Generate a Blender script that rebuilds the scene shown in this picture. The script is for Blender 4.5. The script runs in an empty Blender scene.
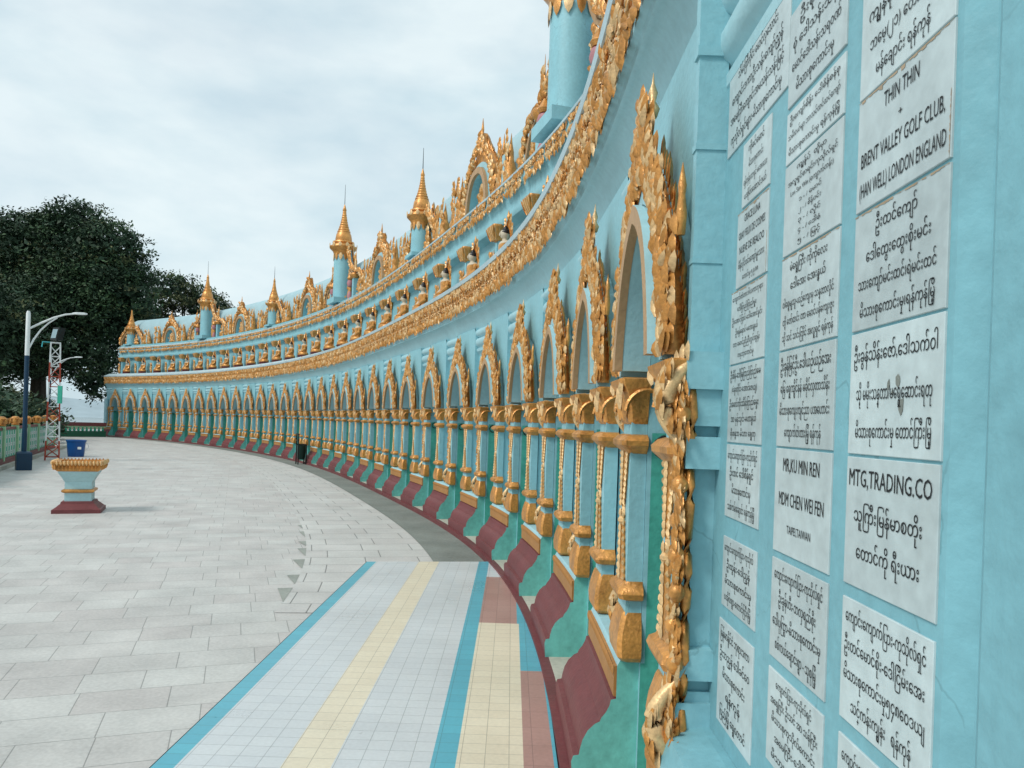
import bpy, bmesh, math, random
import numpy as np
from mathutils import Matrix, Vector

random.seed(7); rng = np.random.default_rng(7)
sc = bpy.context.scene
COL = sc.collection
PI = math.pi
R = math.radians

# ------------------------------------------------------------------ camera
cam = bpy.data.cameras.new('camera')
cam_ob = bpy.data.objects.new('camera', cam); COL.objects.link(cam_ob); sc.camera = cam_ob
FPX, PITCH, ROLL, PPY = 758.6, -0.0018, 0.0336, 425.0
cam.sensor_fit = 'HORIZONTAL'; cam.sensor_width = 36.0
cam.lens = FPX * 36.0 / 1024.0
cam.shift_y = (PPY - 384.0) / 1024.0
cam.clip_start = 0.05; cam.clip_end = 20000
Fw = Vector((0, math.cos(PITCH), math.sin(PITCH))); U0 = Vector((0, -math.sin(PITCH), math.cos(PITCH))); R0 = Vector((1, 0, 0))
Rt = R0 * math.cos(ROLL) + U0 * math.sin(ROLL); Up = -R0 * math.sin(ROLL) + U0 * math.cos(ROLL)
cam_ob.matrix_world = Matrix(((Rt.x, Up.x, -Fw.x, 0), (Rt.y, Up.y, -Fw.y, 0), (Rt.z, Up.z, -Fw.z, 1.6), (0, 0, 0, 1)))

# ------------------------------------------------------------------ world, sun, exposure
SUN = Vector((-0.55, -0.42, 0.72)).normalized()
w = bpy.data.worlds.new('World'); sc.world = w; w.use_nodes = True
nt = w.node_tree; nt.nodes.clear()
def N(nt, typ, **kw):
    n = nt.nodes.new(typ)
    for k, v in kw.items():
        if k.startswith('i_'): n.inputs[int(k[2:])].default_value = v
        else: setattr(n, k, v)
    return n
out = N(nt, 'ShaderNodeOutputWorld'); bg = N(nt, 'ShaderNodeBackground'); bg.inputs[1].default_value = 0.1
sky = N(nt, 'ShaderNodeTexSky', sky_type='NISHITA', sun_disc=False)
sky.sun_elevation = math.asin(SUN.z); sky.sun_rotation = math.atan2(SUN.x, SUN.y)
sky.air_density = 1.0; sky.dust_density = 2.0; sky.ozone_density = 1.5
tc = N(nt, 'ShaderNodeTexCoord'); mp = N(nt, 'ShaderNodeMapping'); mp.inputs['Scale'].default_value = (1.0, 1.0, 2.4); mp.inputs['Location'].default_value = (0.35, 0.1, 0.4)
n1 = N(nt, 'ShaderNodeTexNoise'); n1.inputs['Scale'].default_value = 2.3; n1.inputs['Detail'].default_value = 9; n1.inputs['Roughness'].default_value = 0.55; n1.inputs['Distortion'].default_value = 0.3
cr = N(nt, 'ShaderNodeValToRGB'); cr.color_ramp.elements[0].position = 0.33; cr.color_ramp.elements[0].color = (0.78, 0.78, 0.78, 1); cr.color_ramp.elements[1].position = 0.60; cr.color_ramp.elements[1].color = (0.97, 0.97, 0.97, 1)
n2 = N(nt, 'ShaderNodeTexNoise'); n2.inputs['Scale'].default_value = 4.2; n2.inputs['Detail'].default_value = 7
cr2 = N(nt, 'ShaderNodeValToRGB'); cr2.color_ramp.elements[0].position = 0.35; cr2.color_ramp.elements[0].color = (4.25, 5.45, 6.0, 1); cr2.color_ramp.elements[1].position = 0.62; cr2.color_ramp.elements[1].color = (6.0, 6.8, 7.0, 1)
mx = N(nt, 'ShaderNodeMixRGB')
L = nt.links.new
L(tc.outputs['Generated'], mp.inputs[0]); L(mp.outputs[0], n1.inputs['Vector']); L(mp.outputs[0], n2.inputs['Vector'])
L(n1.outputs['Fac'], cr.inputs[0]); L(n2.outputs['Fac'], cr2.inputs[0])
L(cr.outputs[0], mx.inputs[0]); L(sky.outputs[0], mx.inputs[1]); L(cr2.outputs[0], mx.inputs[2]); L(mx.outputs[0], bg.inputs[0]); L(bg.outputs[0], out.inputs[0])

sun = bpy.data.lights.new('sun', 'SUN'); sun.energy = 1.5; sun.angle = R(14); sun.color = (1.0, 0.95, 0.88)
sun_ob = bpy.data.objects.new('sun', sun); COL.objects.link(sun_ob)
sun_ob.rotation_euler = SUN.to_track_quat('Z', 'Y').to_euler(); sun_ob.location = (-30, -20, 40)
sc.view_settings.view_transform = 'Standard'; sc.view_settings.look = 'None'
sc.view_settings.exposure = 0.5; sc.view_settings.gamma = 1.0; sc.view_settings.use_curve_mapping = False
sc.cycles.max_bounces = 6; sc.cycles.diffuse_bounces = 4; sc.cycles.glossy_bounces = 2
sc.cycles.use_denoising = True

# ------------------------------------------------------------------ materials
def new_mat(name, rough=0.6, metal=0.0, spec=0.4):
    m = bpy.data.materials.new(name); m.use_nodes = True
    b = m.node_tree.nodes['Principled BSDF']
    b.inputs['Roughness'].default_value = rough; b.inputs['Metallic'].default_value = metal
    b.inputs['Specular IOR Level'].default_value = spec
    return m, m.node_tree, b
def paint(name, base, dark=0.86, light=1.07, rough=0.55, metal=0.0, scale=2.0, fine=26.0, bump=0.25, dirt=0.0, dirt_col=(0.20, 0.19, 0.16), spec=0.35, bscale=40.0, cracks=False):
    m, nt, b = new_mat(name, rough, metal, spec); L = nt.links.new
    geo = N(nt, 'ShaderNodeNewGeometry')
    a = N(nt, 'ShaderNodeTexNoise'); a.inputs['Scale'].default_value = scale; a.inputs['Detail'].default_value = 6; a.inputs['Roughness'].default_value = 0.6
    f = N(nt, 'ShaderNodeTexNoise'); f.inputs['Scale'].default_value = fine; f.inputs['Detail'].default_value = 4
    L(geo.outputs['Position'], a.inputs['Vector']); L(geo.outputs['Position'], f.inputs['Vector'])
    mixv = N(nt, 'ShaderNodeMixRGB', blend_type='MIX'); mixv.inputs[0].default_value = 0.4
    L(a.outputs['Fac'], mixv.inputs[1]); L(f.outputs['Fac'], mixv.inputs[2])
    ramp = N(nt, 'ShaderNodeValToRGB'); e = ramp.color_ramp.elements
    e[0].position = 0.33; e[1].position = 0.66
    e[0].color = tuple(c * dark for c in base) + (1,); e[1].color = tuple(min(c * light, 0.95) for c in base) + (1,)
    L(mixv.outputs[0], ramp.inputs[0]); col = ramp.outputs[0]
    if dirt > 0:
        mp = N(nt, 'ShaderNodeMapping'); mp.inputs['Scale'].default_value = (5.0, 5.0, 0.7)
        d = N(nt, 'ShaderNodeTexNoise'); d.inputs['Scale'].default_value = 1.6; d.inputs['Detail'].default_value = 8; d.inputs['Roughness'].default_value = 0.7
        L(geo.outputs['Position'], mp.inputs[0]); L(mp.outputs[0], d.inputs['Vector'])
        dr = N(nt, 'ShaderNodeValToRGB'); dr.color_ramp.elements[0].position = 0.55; dr.color_ramp.elements[0].color = (0, 0, 0, 1); dr.color_ramp.elements[1].position = 0.78; dr.color_ramp.elements[1].color = (dirt, dirt, dirt, 1)
        L(d.outputs['Fac'], dr.inputs[0])
        mm = N(nt, 'ShaderNodeMixRGB'); L(dr.outputs[0], mm.inputs[0]); L(col, mm.inputs[1]); mm.inputs[2].default_value = dirt_col + (1,)
        col = mm.outputs[0]
    if cracks:
        nz = N(nt, 'ShaderNodeTexNoise'); nz.inputs['Scale'].default_value = 3.0; nz.inputs['Detail'].default_value = 6; L(geo.outputs['Position'], nz.inputs['Vector'])
        ad = N(nt, 'ShaderNodeMixRGB', blend_type='ADD'); ad.inputs[0].default_value = 0.35; L(geo.outputs['Position'], ad.inputs[1]); L(nz.outputs['Color'], ad.inputs[2])
        vo = N(nt, 'ShaderNodeTexVoronoi', feature='DISTANCE_TO_EDGE'); vo.inputs['Scale'].default_value = 1.7; L(ad.outputs[0], vo.inputs['Vector'])
        c1 = N(nt, 'ShaderNodeMapRange'); c1.inputs[1].default_value = 0.002; c1.inputs[2].default_value = 0.006; c1.inputs[3].default_value = 0.32; c1.inputs[4].default_value = 0.0; L(vo.outputs['Distance'], c1.inputs[0])
        mk = N(nt, 'ShaderNodeMapRange'); mk.inputs[1].default_value = 0.50; mk.inputs[2].default_value = 0.60; L(a.outputs['Fac'], mk.inputs[0])
        mu = N(nt, 'ShaderNodeMath', operation='MULTIPLY'); L(c1.outputs[0], mu.inputs[0]); L(mk.outputs[0], mu.inputs[1])
        mc = N(nt, 'ShaderNodeMixRGB'); L(mu.outputs[0], mc.inputs[0]); L(col, mc.inputs[1]); mc.inputs[2].default_value = tuple(c*.35 for c in base) + (1,); col = mc.outputs[0]
    L(col, b.inputs['Base Color'])
    if bump > 0:
        bn = N(nt, 'ShaderNodeTexNoise'); bn.inputs['Scale'].default_value = bscale; bn.inputs['Detail'].default_value = 5
        L(geo.outputs['Position'], bn.inputs['Vector'])
        bp = N(nt, 'ShaderNodeBump'); bp.inputs['Strength'].default_value = bump; bp.inputs['Distance'].default_value = 0.01
        L(bn.outputs['Fac'], bp.inputs['Height']); L(bp.outputs[0], b.inputs['Normal'])
    return m
def grid_mat(name, c1, c2, mortar, bw, bh, msize, rough=0.5, offset=0.5, bump=0.3, var=0.12, nscale=1.2, squash=1.0, freq=2):
    """stone or tile paving: Brick texture laid on the UV map, metres"""
    m, nt, b = new_mat(name, rough, 0.0, 0.35); L = nt.links.new
    uv = N(nt, 'ShaderNodeUVMap'); geo = N(nt, 'ShaderNodeNewGeometry')
    br = N(nt, 'ShaderNodeTexBrick'); br.offset = offset; br.offset_frequency = 2; br.squash = squash; br.squash_frequency = freq
    br.inputs['Scale'].default_value = 1.0; br.inputs['Brick Width'].default_value = bw; br.inputs['Row Height'].default_value = bh
    br.inputs['Mortar Size'].default_value = msize; br.inputs['Mortar Smooth'].default_value = 0.2; br.inputs['Bias'].default_value = 0.0
    br.inputs['Color1'].default_value = c1 + (1,); br.inputs['Color2'].default_value = c2 + (1,); br.inputs['Mortar'].default_value = mortar + (1,)
    L(uv.outputs[0], br.inputs['Vector'])
    n = N(nt, 'ShaderNodeTexNoise'); n.inputs['Scale'].default_value = nscale; n.inputs['Detail'].default_value = 9; n.inputs['Roughness'].default_value = 0.65
    n2 = N(nt, 'ShaderNodeTexNoise'); n2.inputs['Scale'].default_value = 45; n2.inputs['Detail'].default_value = 4
    L(geo.outputs['Position'], n.inputs['Vector']); L(geo.outputs['Position'], n2.inputs['Vector'])
    av = N(nt, 'ShaderNodeMixRGB'); av.inputs[0].default_value = 0.35; L(n.outputs['Fac'], av.inputs[1]); L(n2.outputs['Fac'], av.inputs[2])
    r = N(nt, 'ShaderNodeValToRGB'); r.color_ramp.elements[0].position = 0.32; r.color_ramp.elements[1].position = 0.68
    r.color_ramp.elements[0].color = (1 - var * 1.6,) * 3 + (1,); r.color_ramp.elements[1].color = (1 + var * 0.4,) * 3 + (1,)
    L(av.outputs[0], r.inputs[0])
    mu = N(nt, 'ShaderNodeMixRGB', blend_type='MULTIPLY'); mu.inputs[0].default_value = 1; L(br.outputs['Color'], mu.inputs[1]); L(r.outputs[0], mu.inputs[2])
    L(mu.outputs[0], b.inputs['Base Color'])
    ro = N(nt, 'ShaderNodeMapRange'); ro.inputs[3].default_value = rough - 0.12; ro.inputs[4].default_value = rough + 0.15; L(n.outputs['Fac'], ro.inputs[0]); L(ro.outputs[0], b.inputs['Roughness'])
    bp = N(nt, 'ShaderNodeBump'); bp.inputs['Strength'].default_value = bump; bp.inputs['Distance'].default_value = 0.006; bp.invert = True
    L(br.outputs['Fac'], bp.inputs['Height']); L(bp.outputs[0], b.inputs['Normal'])
    return m

BLUE_SHADED = paint('blue_paint_shaded', (0.195, 0.43, 0.495), dark=0.82, light=1.10, rough=0.5, dirt=0.42, dirt_col=(0.14, 0.31, 0.36), cracks=True)  # the blue wall paint, darkened in colour for the dimmer near panel
BLUE_LIT = paint('blue_paint_lit', (0.265, 0.53, 0.60), dark=0.84, light=1.08, rough=0.5, dirt=0.45, dirt_col=(0.19, 0.34, 0.37), cracks=True)  # the same blue paint, lightened in colour for the brighter walls
PALE = paint('pale_blue_paint', (0.36, 0.60, 0.66), dark=0.86, light=1.06, rough=0.5, dirt=0.2, dirt_col=(0.25, 0.36, 0.38))
SILL = paint('pale_sill_paint', (0.46, 0.60, 0.65), dark=0.84, light=1.08, rough=0.5, dirt=0.35, dirt_col=(0.30, 0.36, 0.38))
GREEN = paint('sea_green_paint', (0.075, 0.40, 0.33), dark=0.72, light=1.2, rough=0.45, scale=3, dirt=0.3, dirt_col=(0.10, 0.42, 0.42))
GREENP = paint('pale_green_paint', (0.16, 0.51, 0.46), dark=0.75, light=1.15, rough=0.45, scale=5, dirt=0.35, dirt_col=(0.14, 0.30, 0.28))
RED = paint('dark_red_paint', (0.155, 0.042, 0.045), dark=0.78, light=1.2, rough=0.5, dirt=0.25, dirt_col=(0.20, 0.10, 0.09))
GOLD = paint('gold_paint', (0.64, 0.295, 0.075), dark=0.52, light=1.32, rough=0.35, metal=0.32, scale=9, fine=60, dirt=0.3, dirt_col=(0.26, 0.10, 0.03), spec=0.5, bump=0.35, bscale=70)
GOLDL = paint('pale_gold_paint', (0.80, 0.53, 0.26), dark=0.60, light=1.2, rough=0.36, metal=0.22, scale=14, fine=80, spec=0.5, bump=0.3, bscale=80)
TAN = paint('matt_gold_paint', (0.46, 0.29, 0.155), dark=0.82, light=1.12, rough=0.55, metal=0.1, scale=6, fine=40)
ORANGE = paint('ochre_paint', (0.40, 0.19, 0.055), dark=0.8, light=1.15, rough=0.5)
MARBLE = paint('white_marble', (0.49, 0.58, 0.595), dark=0.80, light=1.12, rough=0.35, scale=5, fine=34, bump=0.08, dirt=0.25, dirt_col=(0.40, 0.42, 0.38))
_b = MARBLE.node_tree.nodes['Principled BSDF']; _l = _b.inputs['Base Color'].links[0]; _src = _l.from_socket
_oi = N(MARBLE.node_tree, 'ShaderNodeObjectInfo'); _mr = N(MARBLE.node_tree, 'ShaderNodeMapRange'); _mr.inputs[3].default_value = 0.88; _mr.inputs[4].default_value = 1.10
_mm = N(MARBLE.node_tree, 'ShaderNodeMixRGB', blend_type='MULTIPLY'); _mm.inputs[0].default_value = 1.0
MARBLE.node_tree.links.new(_oi.outputs['Random'], _mr.inputs[0]); MARBLE.node_tree.links.new(_src, _mm.inputs[1]); MARBLE.node_tree.links.new(_mr.outputs[0], _mm.inputs[2]); MARBLE.node_tree.links.new(_mm.outputs[0], _b.inputs['Base Color'])
INK = paint('black_lettering', (0.012, 0.014, 0.016), rough=0.6, bump=0)
STAIN = paint('rust_stain', (0.40, 0.30, 0.20), dark=0.7, light=1.2, scale=12, rough=0.6)
ROOF = paint('roof_paint', (0.36, 0.53, 0.58), dark=0.85, light=1.06, rough=0.6, dirt=0.2, dirt_col=(0.3, 0.4, 0.42))
DARK = paint('dark_metal', (0.012, 0.016, 0.016), rough=0.45, metal=0.3)
WHITE = paint('white_paint', (0.70, 0.74, 0.74), rough=0.45, dirt=0.2)
NAVY = paint('navy_paint', (0.008, 0.040, 0.085), rough=0.4)
BUCKET = paint('blue_plastic', (0.008, 0.085, 0.30), rough=0.35, bump=0)
REDW = paint('red_metal', (0.36, 0.055, 0.03), rough=0.5, dirt=0.3)
CYAN = paint('cyan_paint', (0.05, 0.42, 0.46), rough=0.5)
FGREEN = paint('fence_green', (0.045, 0.40, 0.27), dark=0.75, light=1.2, rough=0.5)
FDARK = paint('fence_dark_green', (0.012, 0.10, 0.055), rough=0.5)
FPOST = paint('fence_pale_green', (0.28, 0.50, 0.30), rough=0.5)
SKIN = paint('pale_cream_paint', (0.58, 0.50, 0.38), rough=0.4, bump=0)
HAIR = paint('black_paint', (0.01, 0.01, 0.012), rough=0.35, bump=0)
PINK = paint('pink_paint', (0.45, 0.20, 0.22), rough=0.5)
STEP = paint('threshold_plaster', (0.52, 0.50, 0.42), dark=0.7, light=1.1, rough=0.7)
CEMENT = paint('grey_cement', (0.205, 0.225, 0.205), dark=0.72, light=1.2, rough=0.75, scale=1.3, fine=30, dirt=0.35, dirt_col=(0.10, 0.11, 0.10), bscale=120)
KERB = paint('kerb_stone', (0.42, 0.43, 0.38), dark=0.75, light=1.1, rough=0.7, dirt=0.3)
EARTH = paint('earth', (0.09, 0.10, 0.055), dark=0.6, light=1.3, rough=0.9, scale=0.4)
BARK = paint('bark', (0.055, 0.045, 0.035), dark=0.6, light=1.3, rough=0.9, scale=6)
INNER = paint('inner_plaster', (0.30, 0.50, 0.52), rough=0.7)
PAVE = grid_mat('plaza_stone', (0.60, 0.60, 0.575), (0.555, 0.53, 0.51), (0.33, 0.33, 0.315), 0.47, 0.335, 0.003, rough=0.5, var=0.20, bump=0.5, offset=0.37, squash=0.72, freq=3, nscale=1.6)
PAVE2 = grid_mat('border_stone', (0.61, 0.61, 0.585), (0.575, 0.56, 0.54), (0.24, 0.24, 0.23), 0.60, 0.48, 0.006, rough=0.5, var=0.18, bump=0.5, offset=0.3)
TW = grid_mat('pale_blue_tile', (0.635, 0.67, 0.685), (0.60, 0.635, 0.655), (0.37, 0.40, 0.41), 0.112, 0.108, 0.0018, rough=0.3, offset=0.0, var=0.10)
TC = grid_mat('cream_tile', (0.80, 0.725, 0.56), (0.76, 0.68, 0.52), (0.45, 0.41, 0.32), 0.112, 0.108, 0.0018, rough=0.3, offset=0.0, var=0.11)
TB = grid_mat('turquoise_tile', (0.11, 0.45, 0.56), (0.10, 0.40, 0.51), (0.08, 0.27, 0.32), 0.112, 0.108, 0.0016, rough=0.3, offset=0.0, var=0.08)
TP = grid_mat('pink_tile', (0.42, 0.245, 0.215), (0.47, 0.285, 0.25), (0.30, 0.18, 0.16), 0.112, 0.216, 0.0018, rough=0.35, offset=0.0, var=0.14)
def leaf_mat(name, base):
    m, nt, b = new_mat(name, 0.6, 0.0, 0.25); L = nt.links.new
    geo = N(nt, 'ShaderNodeNewGeometry'); n = N(nt, 'ShaderNodeTexNoise'); n.inputs['Scale'].default_value = 0.9; n.inputs['Detail'].default_value = 5
    L(geo.outputs['Position'], n.inputs['Vector'])
    r = N(nt, 'ShaderNodeValToRGB'); r.color_ramp.elements[0].position = 0.35; r.color_ramp.elements[1].position = 0.68
    r.color_ramp.elements[0].color = tuple(c * 0.6 for c in base) + (1,); r.color_ramp.elements[1].color = tuple(c * 1.4 for c in base) + (1,)
    L(n.outputs['Fac'], r.inputs[0]); L(r.outputs[0], b.inputs['Base Color'])
    return m
LEAF1 = leaf_mat('dark_leaf', (0.030, 0.060, 0.034)); LEAF2 = leaf_mat('mid_leaf', (0.055, 0.100, 0.046)); LEAF3 = leaf_mat('olive_leaf', (0.10, 0.115, 0.052))
def water_mat():
    m, nt, b = new_mat('river_water', 0.12, 0, 0.5); b.inputs['Base Color'].default_value = (0.16, 0.19, 0.19, 1); return m
WATER = water_mat()

# ------------------------------------------------------------------ mesh helpers
class MB:
    def __init__(s): s.v = []; s.f = []; s.m = []; s.uv = None
    def add(s, vs, fs, mat=0):
        o = len(s.v); s.v.extend([tuple(p) for p in vs])
        for f in fs: s.f.append(tuple(i + o for i in f)); s.m.append(mat)
    def box(s, x0, x1, y0, y1, z0, z1, mat=0):
        vs = [(x, y, z) for z in (z0, z1) for y in (y0, y1) for x in (x0, x1)]
        s.add(vs, [(0, 2, 3, 1), (4, 5, 7, 6), (0, 1, 5, 4), (2, 6, 7, 3), (0, 4, 6, 2), (1, 3, 7, 5)], mat)
    def obox(s, c, ax, ay, az, mat=0):
        c = Vector(c); ax = Vector(ax); ay = Vector(ay); az = Vector(az)
        vs = [c + ax * i + ay * j + az * k for k in (-1, 1) for j in (-1, 1) for i in (-1, 1)]
        s.add(vs, [(0, 2, 3, 1), (4, 5, 7, 6), (0, 1, 5, 4), (2, 6, 7, 3), (0, 4, 6, 2), (1, 3, 7, 5)], mat)
    def loops(s, rings, mat=0, closed=True, cap=True, mats=None):
        n = len(rings[0]); o = len(s.v)
        for r in rings: s.v.extend([tuple(p) for p in r])
        for i in range(len(rings) - 1):
            for j in range(n if closed else n - 1):
                k = (j + 1) % n
                s.f.append((o + i * n + j, o + i * n + k, o + (i + 1) * n + k, o + (i + 1) * n + j)); s.m.append(mats[i] if mats else mat)
        if cap and closed:
            s.f.append(tuple(o + j for j in reversed(range(n)))); s.m.append(mats[0] if mats else mat)
            s.f.append(tuple(o + (len(rings) - 1) * n + j for j in range(n))); s.m.append(mats[-1] if mats else mat)
    def lathe(s, prof, c=(0, 0, 0), seg=16, mat=0, ry=1.0, mats=None, rot=0.0):
        rings = [[(c[0] + r * math.cos(2 * PI * j / seg + rot), c[1] + r * ry * math.sin(2 * PI * j / seg + rot), c[2] + z) for j in range(seg)] for r, z in prof]
        s.loops(rings, mat, True, True, mats)
    def tube(s, pts, radii, seg=6, mat=0):
        pts = [Vector(p) for p in pts]
        if not hasattr(radii, '__len__'): radii = [radii] * len(pts)
        rings = []
        for i, p in enumerate(pts):
            t = (pts[min(i + 1, len(pts) - 1)] - pts[max(i - 1, 0)]).normalized()
            a = t.cross(Vector((0, 0, 1)))
            if a.length < 1e-3: a = Vector((1, 0, 0))
            a.normalize(); b = t.cross(a)
            rings.append([p + (a * math.cos(2 * PI * j / seg) + b * math.sin(2 * PI * j / seg)) * radii[i] for j in range(seg)])
        s.loops(rings, mat)
    def build(s, name, mats, parent=None, smooth=False, matrix=None):
        me = bpy.data.meshes.new(name); me.from_pydata(s.v, [], s.f)
        for m in (mats if isinstance(mats, (list, tuple)) else [mats]): me.materials.append(m)
        me.polygons.foreach_set('material_index', s.m)
        if s.uv is not None:
            u = me.uv_layers.new(name='UVMap')
            li = np.zeros(len(me.loops), dtype=np.int32); me.loops.foreach_get('vertex_index', li)
            u.data.foreach_set('uv', np.array(s.uv, dtype=np.float32)[li].ravel())
        bm = bmesh.new(); bm.from_mesh(me); bmesh.ops.recalc_face_normals(bm, faces=bm.faces); bm.to_mesh(me); bm.free()
        if smooth:
            me.polygons.foreach_set('use_smooth', [True] * len(me.polygons))
            if smooth != 'all': me.set_sharp_from_angle(angle=R(38))
        me.update()
        ob = bpy.data.objects.new(name, me); COL.objects.link(ob)
        if parent: ob.parent = parent
        if matrix is not None: ob.matrix_local = matrix
        return ob
def tag(o, label, cat, group=None):
    o['label'] = label; o['category'] = cat
    if group: o['group'] = group
    return o
def struct(o, kind='structure'): o['kind'] = kind; return o
def empty(name, loc=(0, 0, 0), rz=0.0):
    o = bpy.data.objects.new(name, None); COL.objects.link(o); o.location = loc; o.rotation_euler = (0, 0, rz); o.empty_display_size = 0.3
    return o
def dup(o, parent=None, matrix=None):
    c = o.copy(); COL.objects.link(c); c.parent = parent
    if matrix is not None: c.matrix_local = matrix
    for ch in list(o.children): dup(ch, c)
    return c

# ------------------------------------------------------------------ the crescent's plan: a path with arc length s; o = distance behind the plinth's toe
PS = [(0.314, 3.033, 0.0), (0.273, 5.032, 0.0547), (0.084, 7.022, 0.1373), (-0.283, 8.988, 0.2312), (-0.815, 10.915, 0.3035), (-1.46, 12.808, 0.3484), (-2.164, 14.68, 0.3662), (-2.886, 16.545, 0.3731), (-3.625, 18.404, 0.3856), (-4.393, 20.25, 0.4035), (-5.199, 22.081, 0.427), (-6.053, 23.889, 0.4559), (-6.962, 25.671, 0.4875), (-7.926, 27.423, 0.5188), (-8.945, 29.144, 0.5499), (-10.016, 30.833, 0.5806), (-11.138, 32.488, 0.6111), (-12.31, 34.108, 0.6413), (-13.531, 35.693, 0.6712), (-14.799, 37.239, 0.7026), (-16.117, 38.743, 0.7373), (-17.489, 40.198, 0.7754), (-18.918, 41.598, 0.8167), (-20.405, 42.935, 0.8612), (-21.953, 44.201, 0.9091), (-23.561, 45.39, 0.9603), (-25.23, 46.492, 1.0147), (-26.958, 47.498, 1.07)]
def path(s):
    if s <= 4: return PS[0][0], PS[0][1] - (4 - s), 0.0
    i = min(int((s - 4) / 2), len(PS) - 2); t = (s - 4) / 2 - i
    x0, y0, a0 = PS[i]; x1, y1, a1 = PS[i + 1]
    h00 = 2*t**3 - 3*t*t + 1; h10 = t**3 - 2*t*t + t; h01 = -2*t**3 + 3*t*t; h11 = t**3 - t*t
    return (h00*x0 + h10*2*-math.sin(a0) + h01*x1 + h11*2*-math.sin(a1), h00*y0 + h10*2*math.cos(a0) + h01*y1 + h11*2*math.cos(a1), a0 + (a1 - a0)*t)
def W3(s, o, z):
    x, y, a = path(s); return (x + o * math.cos(a), y + o * math.sin(a), z)
def frame(s, o=0.0, z=0.0):
    x, y, a = path(s)
    return Matrix.Translation(W3(s, o, z)) @ Matrix.Rotation(a + PI / 2, 4, 'Z')   # local x along s, local y = -o
def sweep(mb, prof, s0, s1, step=0.25, mat=0, cap=False, mats=None):
    n = max(1, int(math.ceil((s1 - s0) / step)))
    rings = [[W3(s0 + (s1 - s0) * i / n, o, z) for o, z in prof] for i in range(n + 1)]
    k = len(prof); base = len(mb.v)
    for r in rings: mb.v.extend(r)
    for i in range(n):
        for j in range(k - 1):
            mb.f.append((base + i*k + j, base + i*k + j + 1, base + (i+1)*k + j + 1, base + (i+1)*k + j)); mb.m.append(mats[j] if mats else mat)
    if cap is not False:
        mb.f.append(tuple(base + j for j in range(k))); mb.m.append(cap)
        mb.f.append(tuple(base + n*k + j for j in reversed(range(k)))); mb.m.append(cap)

S_END = 55.95; S_BEG = -2.2
PITCHB = 1.7546; NB = 30
DOORS = [3.83 + PITCHB * k for k in range(NB)]
HALF = 0.36; PIL = 0.47; PORT = 0.565
SPR = 1.81                                   # top of the capitals, spring of the arches

# leaf: a small ridged carved leaf in the (u, z) plane raised towards -o
def leaf(put, mb, u, z, d, ln, wd, h, o=0.0, mat=0):
    dx, dz = math.cos(d), math.sin(d); nx, nz = -dz, dx
    vs = []
    for t, k, r in ((0.0, .45, .35), (.36, 1.0, 1.0), (.70, .72, .85)):
        cu, cz = u + dx*ln*t, z + dz*ln*t; a = nx*wd/2*k, nz*wd/2*k
        vs += [put(cu + a[0], o, cz + a[1]), put(cu, o - h*r, cz), put(cu - a[0], o, cz - a[1])]
    vs.append(put(u + dx*ln, o - h*0.30, z + dz*ln))
    mb.add(vs, [(0, 1, 4, 3), (1, 2, 5, 4), (3, 4, 7, 6), (4, 5, 8, 7), (6, 7, 9), (7, 8, 9)], mat)
LOC = lambda u, o, z: (u, -o, z)
def scroll(put, mb, u, z, r, a0, sg, o, th, mat=0, turns=1.15):
    """a carved spiral with a swelling stem"""
    P = []; Rr = []
    for i in range(11):
        t = i / 10; a = a0 + sg*t*turns*2*PI; q = r*(1 - .80*t)
        P.append(put(u + q*math.cos(a), o - th*.5*t, z + q*math.sin(a))); Rr.append(th*(.55 + .5*t))
    mb.tube(P, Rr, 5, mat)

# ------------------------------------------------------------------ the curved pagoda
temple = empty('pagoda', W3(28, 0, 0)); INV = Matrix.Translation(-Vector(temple.location))
tag(temple, 'long crescent shaped turquoise pagoda with gilded arches, friezes and turrets curving around the plaza', 'pagoda')
def tpart(mb, name, mats, smooth=False): return mb.build(name, mats, temple, smooth, INV)
def TM(s, o=0.0, z=0.0): return INV @ frame(s, o, z)

# wall between and behind the portals, entablature moulding, cove
mb = MB()
WALLO = 0.335
edges = []
for k in range(NB): edges += [DOORS[k] - PORT + 0.01, DOORS[k] + PORT - 0.01]
bounds = [S_BEG] + edges + [S_END]
for i in range(0, len(bounds), 2):
    sweep(mb, [(WALLO, 0.0), (WALLO, 2.95), (1.05, 2.95)], bounds[i], bounds[i+1], 0.3)
sweep(mb, [(0.9, 2.5), (0.9, 2.97)], S_BEG, S_END, 0.6)
mb.add([W3(S_END, o, z) for o, z in ((WALLO, 0), (WALLO, 2.9), (.2, 3.2), (.2, 3.66), (.5, 3.80), (1.16, 3.86), (1.16, 4.8), (1.04, 5.0), (1.04, 5.5), (1.5, 5.66), (1.6, 6.6), (2.1, 7.25), (6, 7.3), (6, 0))], [tuple(range(14))], 0)
wall = tpart(mb, 'wall', BLUE_LIT)
mb = MB()
prof = [(0.34, 2.56), (0.325, 2.60), (0.315, 2.61), (0.295, 2.63), (0.293, 2.665), (0.315, 2.675), (0.315, 2.69), (0.285, 2.715), (0.272, 2.745), (0.272, 2.785), (0.290, 2.815), (0.318, 2.825), (0.318, 2.835), (0.285, 2.855), (0.270, 2.885), (0.270, 2.915), (0.290, 2.945), (0.318, 2.952), (0.318, 2.962),
        (0.310, 2.975), (0.27, 3.06), (0.235, 3.12), (0.195, 3.165), (0.185, 3.167), (0.165, 3.18), (0.185, 3.195), (0.20, 3.20), (0.175, 3.26), (0.145, 3.275), (0.145, 3.30)]
sweep(mb, prof, S_BEG, S_END, 0.25)
ent = tpart(mb, 'entablature', PALE, True)  # paler paint here offsets the cove's shade by colour

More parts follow.
